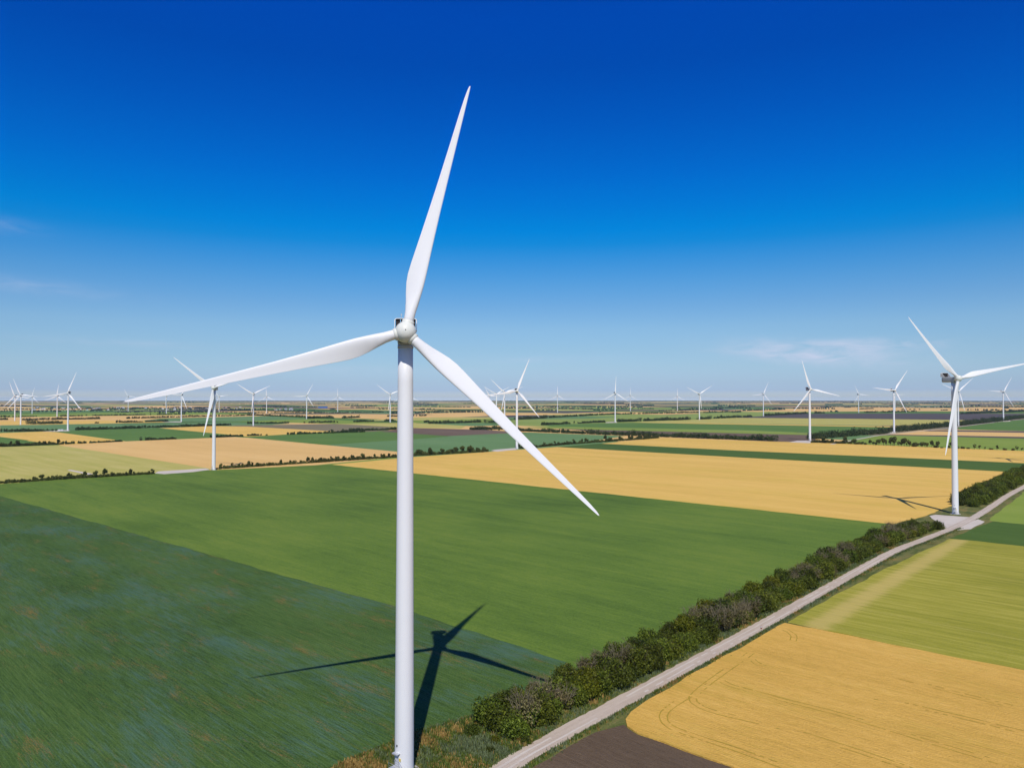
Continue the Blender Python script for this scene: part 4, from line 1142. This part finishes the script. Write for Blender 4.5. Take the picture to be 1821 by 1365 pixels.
# village gardens
for i, (x0, y0, x1, y1) in enumerate([(0, 728.6, 220, 727.4), (60, 726.2, 330, 725.6), (200, 729.2, 440, 728.2), (0, 731.2, 180, 730.2), (330, 728, 450, 729.5), (470, 730.5, 560, 730.2)]):
    belt(x0, y0, x1, y1, 9, 60, 'tree_belt', 'dark garden trees around the far village houses', .25, 3.6, .3, 'far_leaf', 200 + i)
sh = gable('industrial_shed', 80, 30, 9, 5, 'bluemetal', 'bluemetal', 6)
sh.location = g(574, 725.6); sh.rotation_euler = (0, 0, rad(12)); tag(sh, 'blue metal shed far off left of the tall tower', 'shed')
def cabin():
    root = empty('site_cabin')
    mb = MB(); mb.box((0, 0, 1.7), (6.0, 3.0, 2.8)); reg(root, mb.build('body', M['whitemetal']))
    mb = MB(); mb.box((0, 0, 3.18), (6.3, 3.3, .14)); reg(root, mb.build('roof', M['whitemetal']))
    mb = MB(); mb.box((1.7, -1.53, 1.4), (.95, .08, 2.05)); reg(root, mb.build('door', M['slate_roof']))
    mb = MB(); mb.box((-1.2, -1.53, 1.9), (1.5, .08, 1.0)); reg(root, mb.build('window', M['glass']))
    for sx in (-2.6, 2.6):
        mb = MB(); mb.box((sx, 0, .14), (.3, 2.8, .28)); reg(root, mb.build('skid', M['darksteel']))
    return root
c0 = cabin(); c0.location = g(106, 766); c0.location.z = .5; tag(c0, 'left one of two white site cabins beside the track', 'cabin', 'white site cabins')
c1 = copy_tree(c0); c1.location = g(110.3, 765.8); c1.location.z = .5; tag(c1, 'right one of two white site cabins nearest the turbine', 'cabin', 'white site cabins')
# small marker post on the road edge
root = empty('marker_post', g(1354, 1119.5))
mb = MB(); mb.box((0, 0, .5), (.42, .3, 1.1)); mb.add([(-.21, -.15, 1.05), (.21, -.15, 1.05), (.21, .15, 1.05), (-.21, .15, 1.05), (0, 0, 1.3)], [(0, 1, 4), (1, 2, 4), (2, 3, 4), (3, 0, 4)]); reg(root, mb.build('post', M['rust']))
mb = MB(); mb.box((-.12, -.17, .85), (.22, .06, .55)); reg(root, mb.build('plate', M['whitemetal']))
root.location.z = .30
tag(root, 'small rusty brown marker with a white plate at the road edge', 'marker')
#BUILDINGS#
# ------------------------------------------------------------------ the air
HAZE_D = 1.8e-5
mb = MB(); mb.box((0, 0, 85.0), (96000, 96000, 174.0))
m = bpy.data.materials.new('haze'); m.use_nodes = True; nt = m.node_tree; nt.nodes.clear()
out = nt.nodes.new('ShaderNodeOutputMaterial'); pv = nt.nodes.new('ShaderNodeVolumePrincipled')
pv.inputs['Color'].default_value = (.55, .76, 1.0, 1); pv.inputs['Density'].default_value = HAZE_D; pv.inputs['Anisotropy'].default_value = 0.0
nt.links.new(pv.outputs[0], out.inputs['Volume'])
tag(mb.build('haze', m), 'thin blue haze over the whole plain', kind='stuff')
#HAZE#
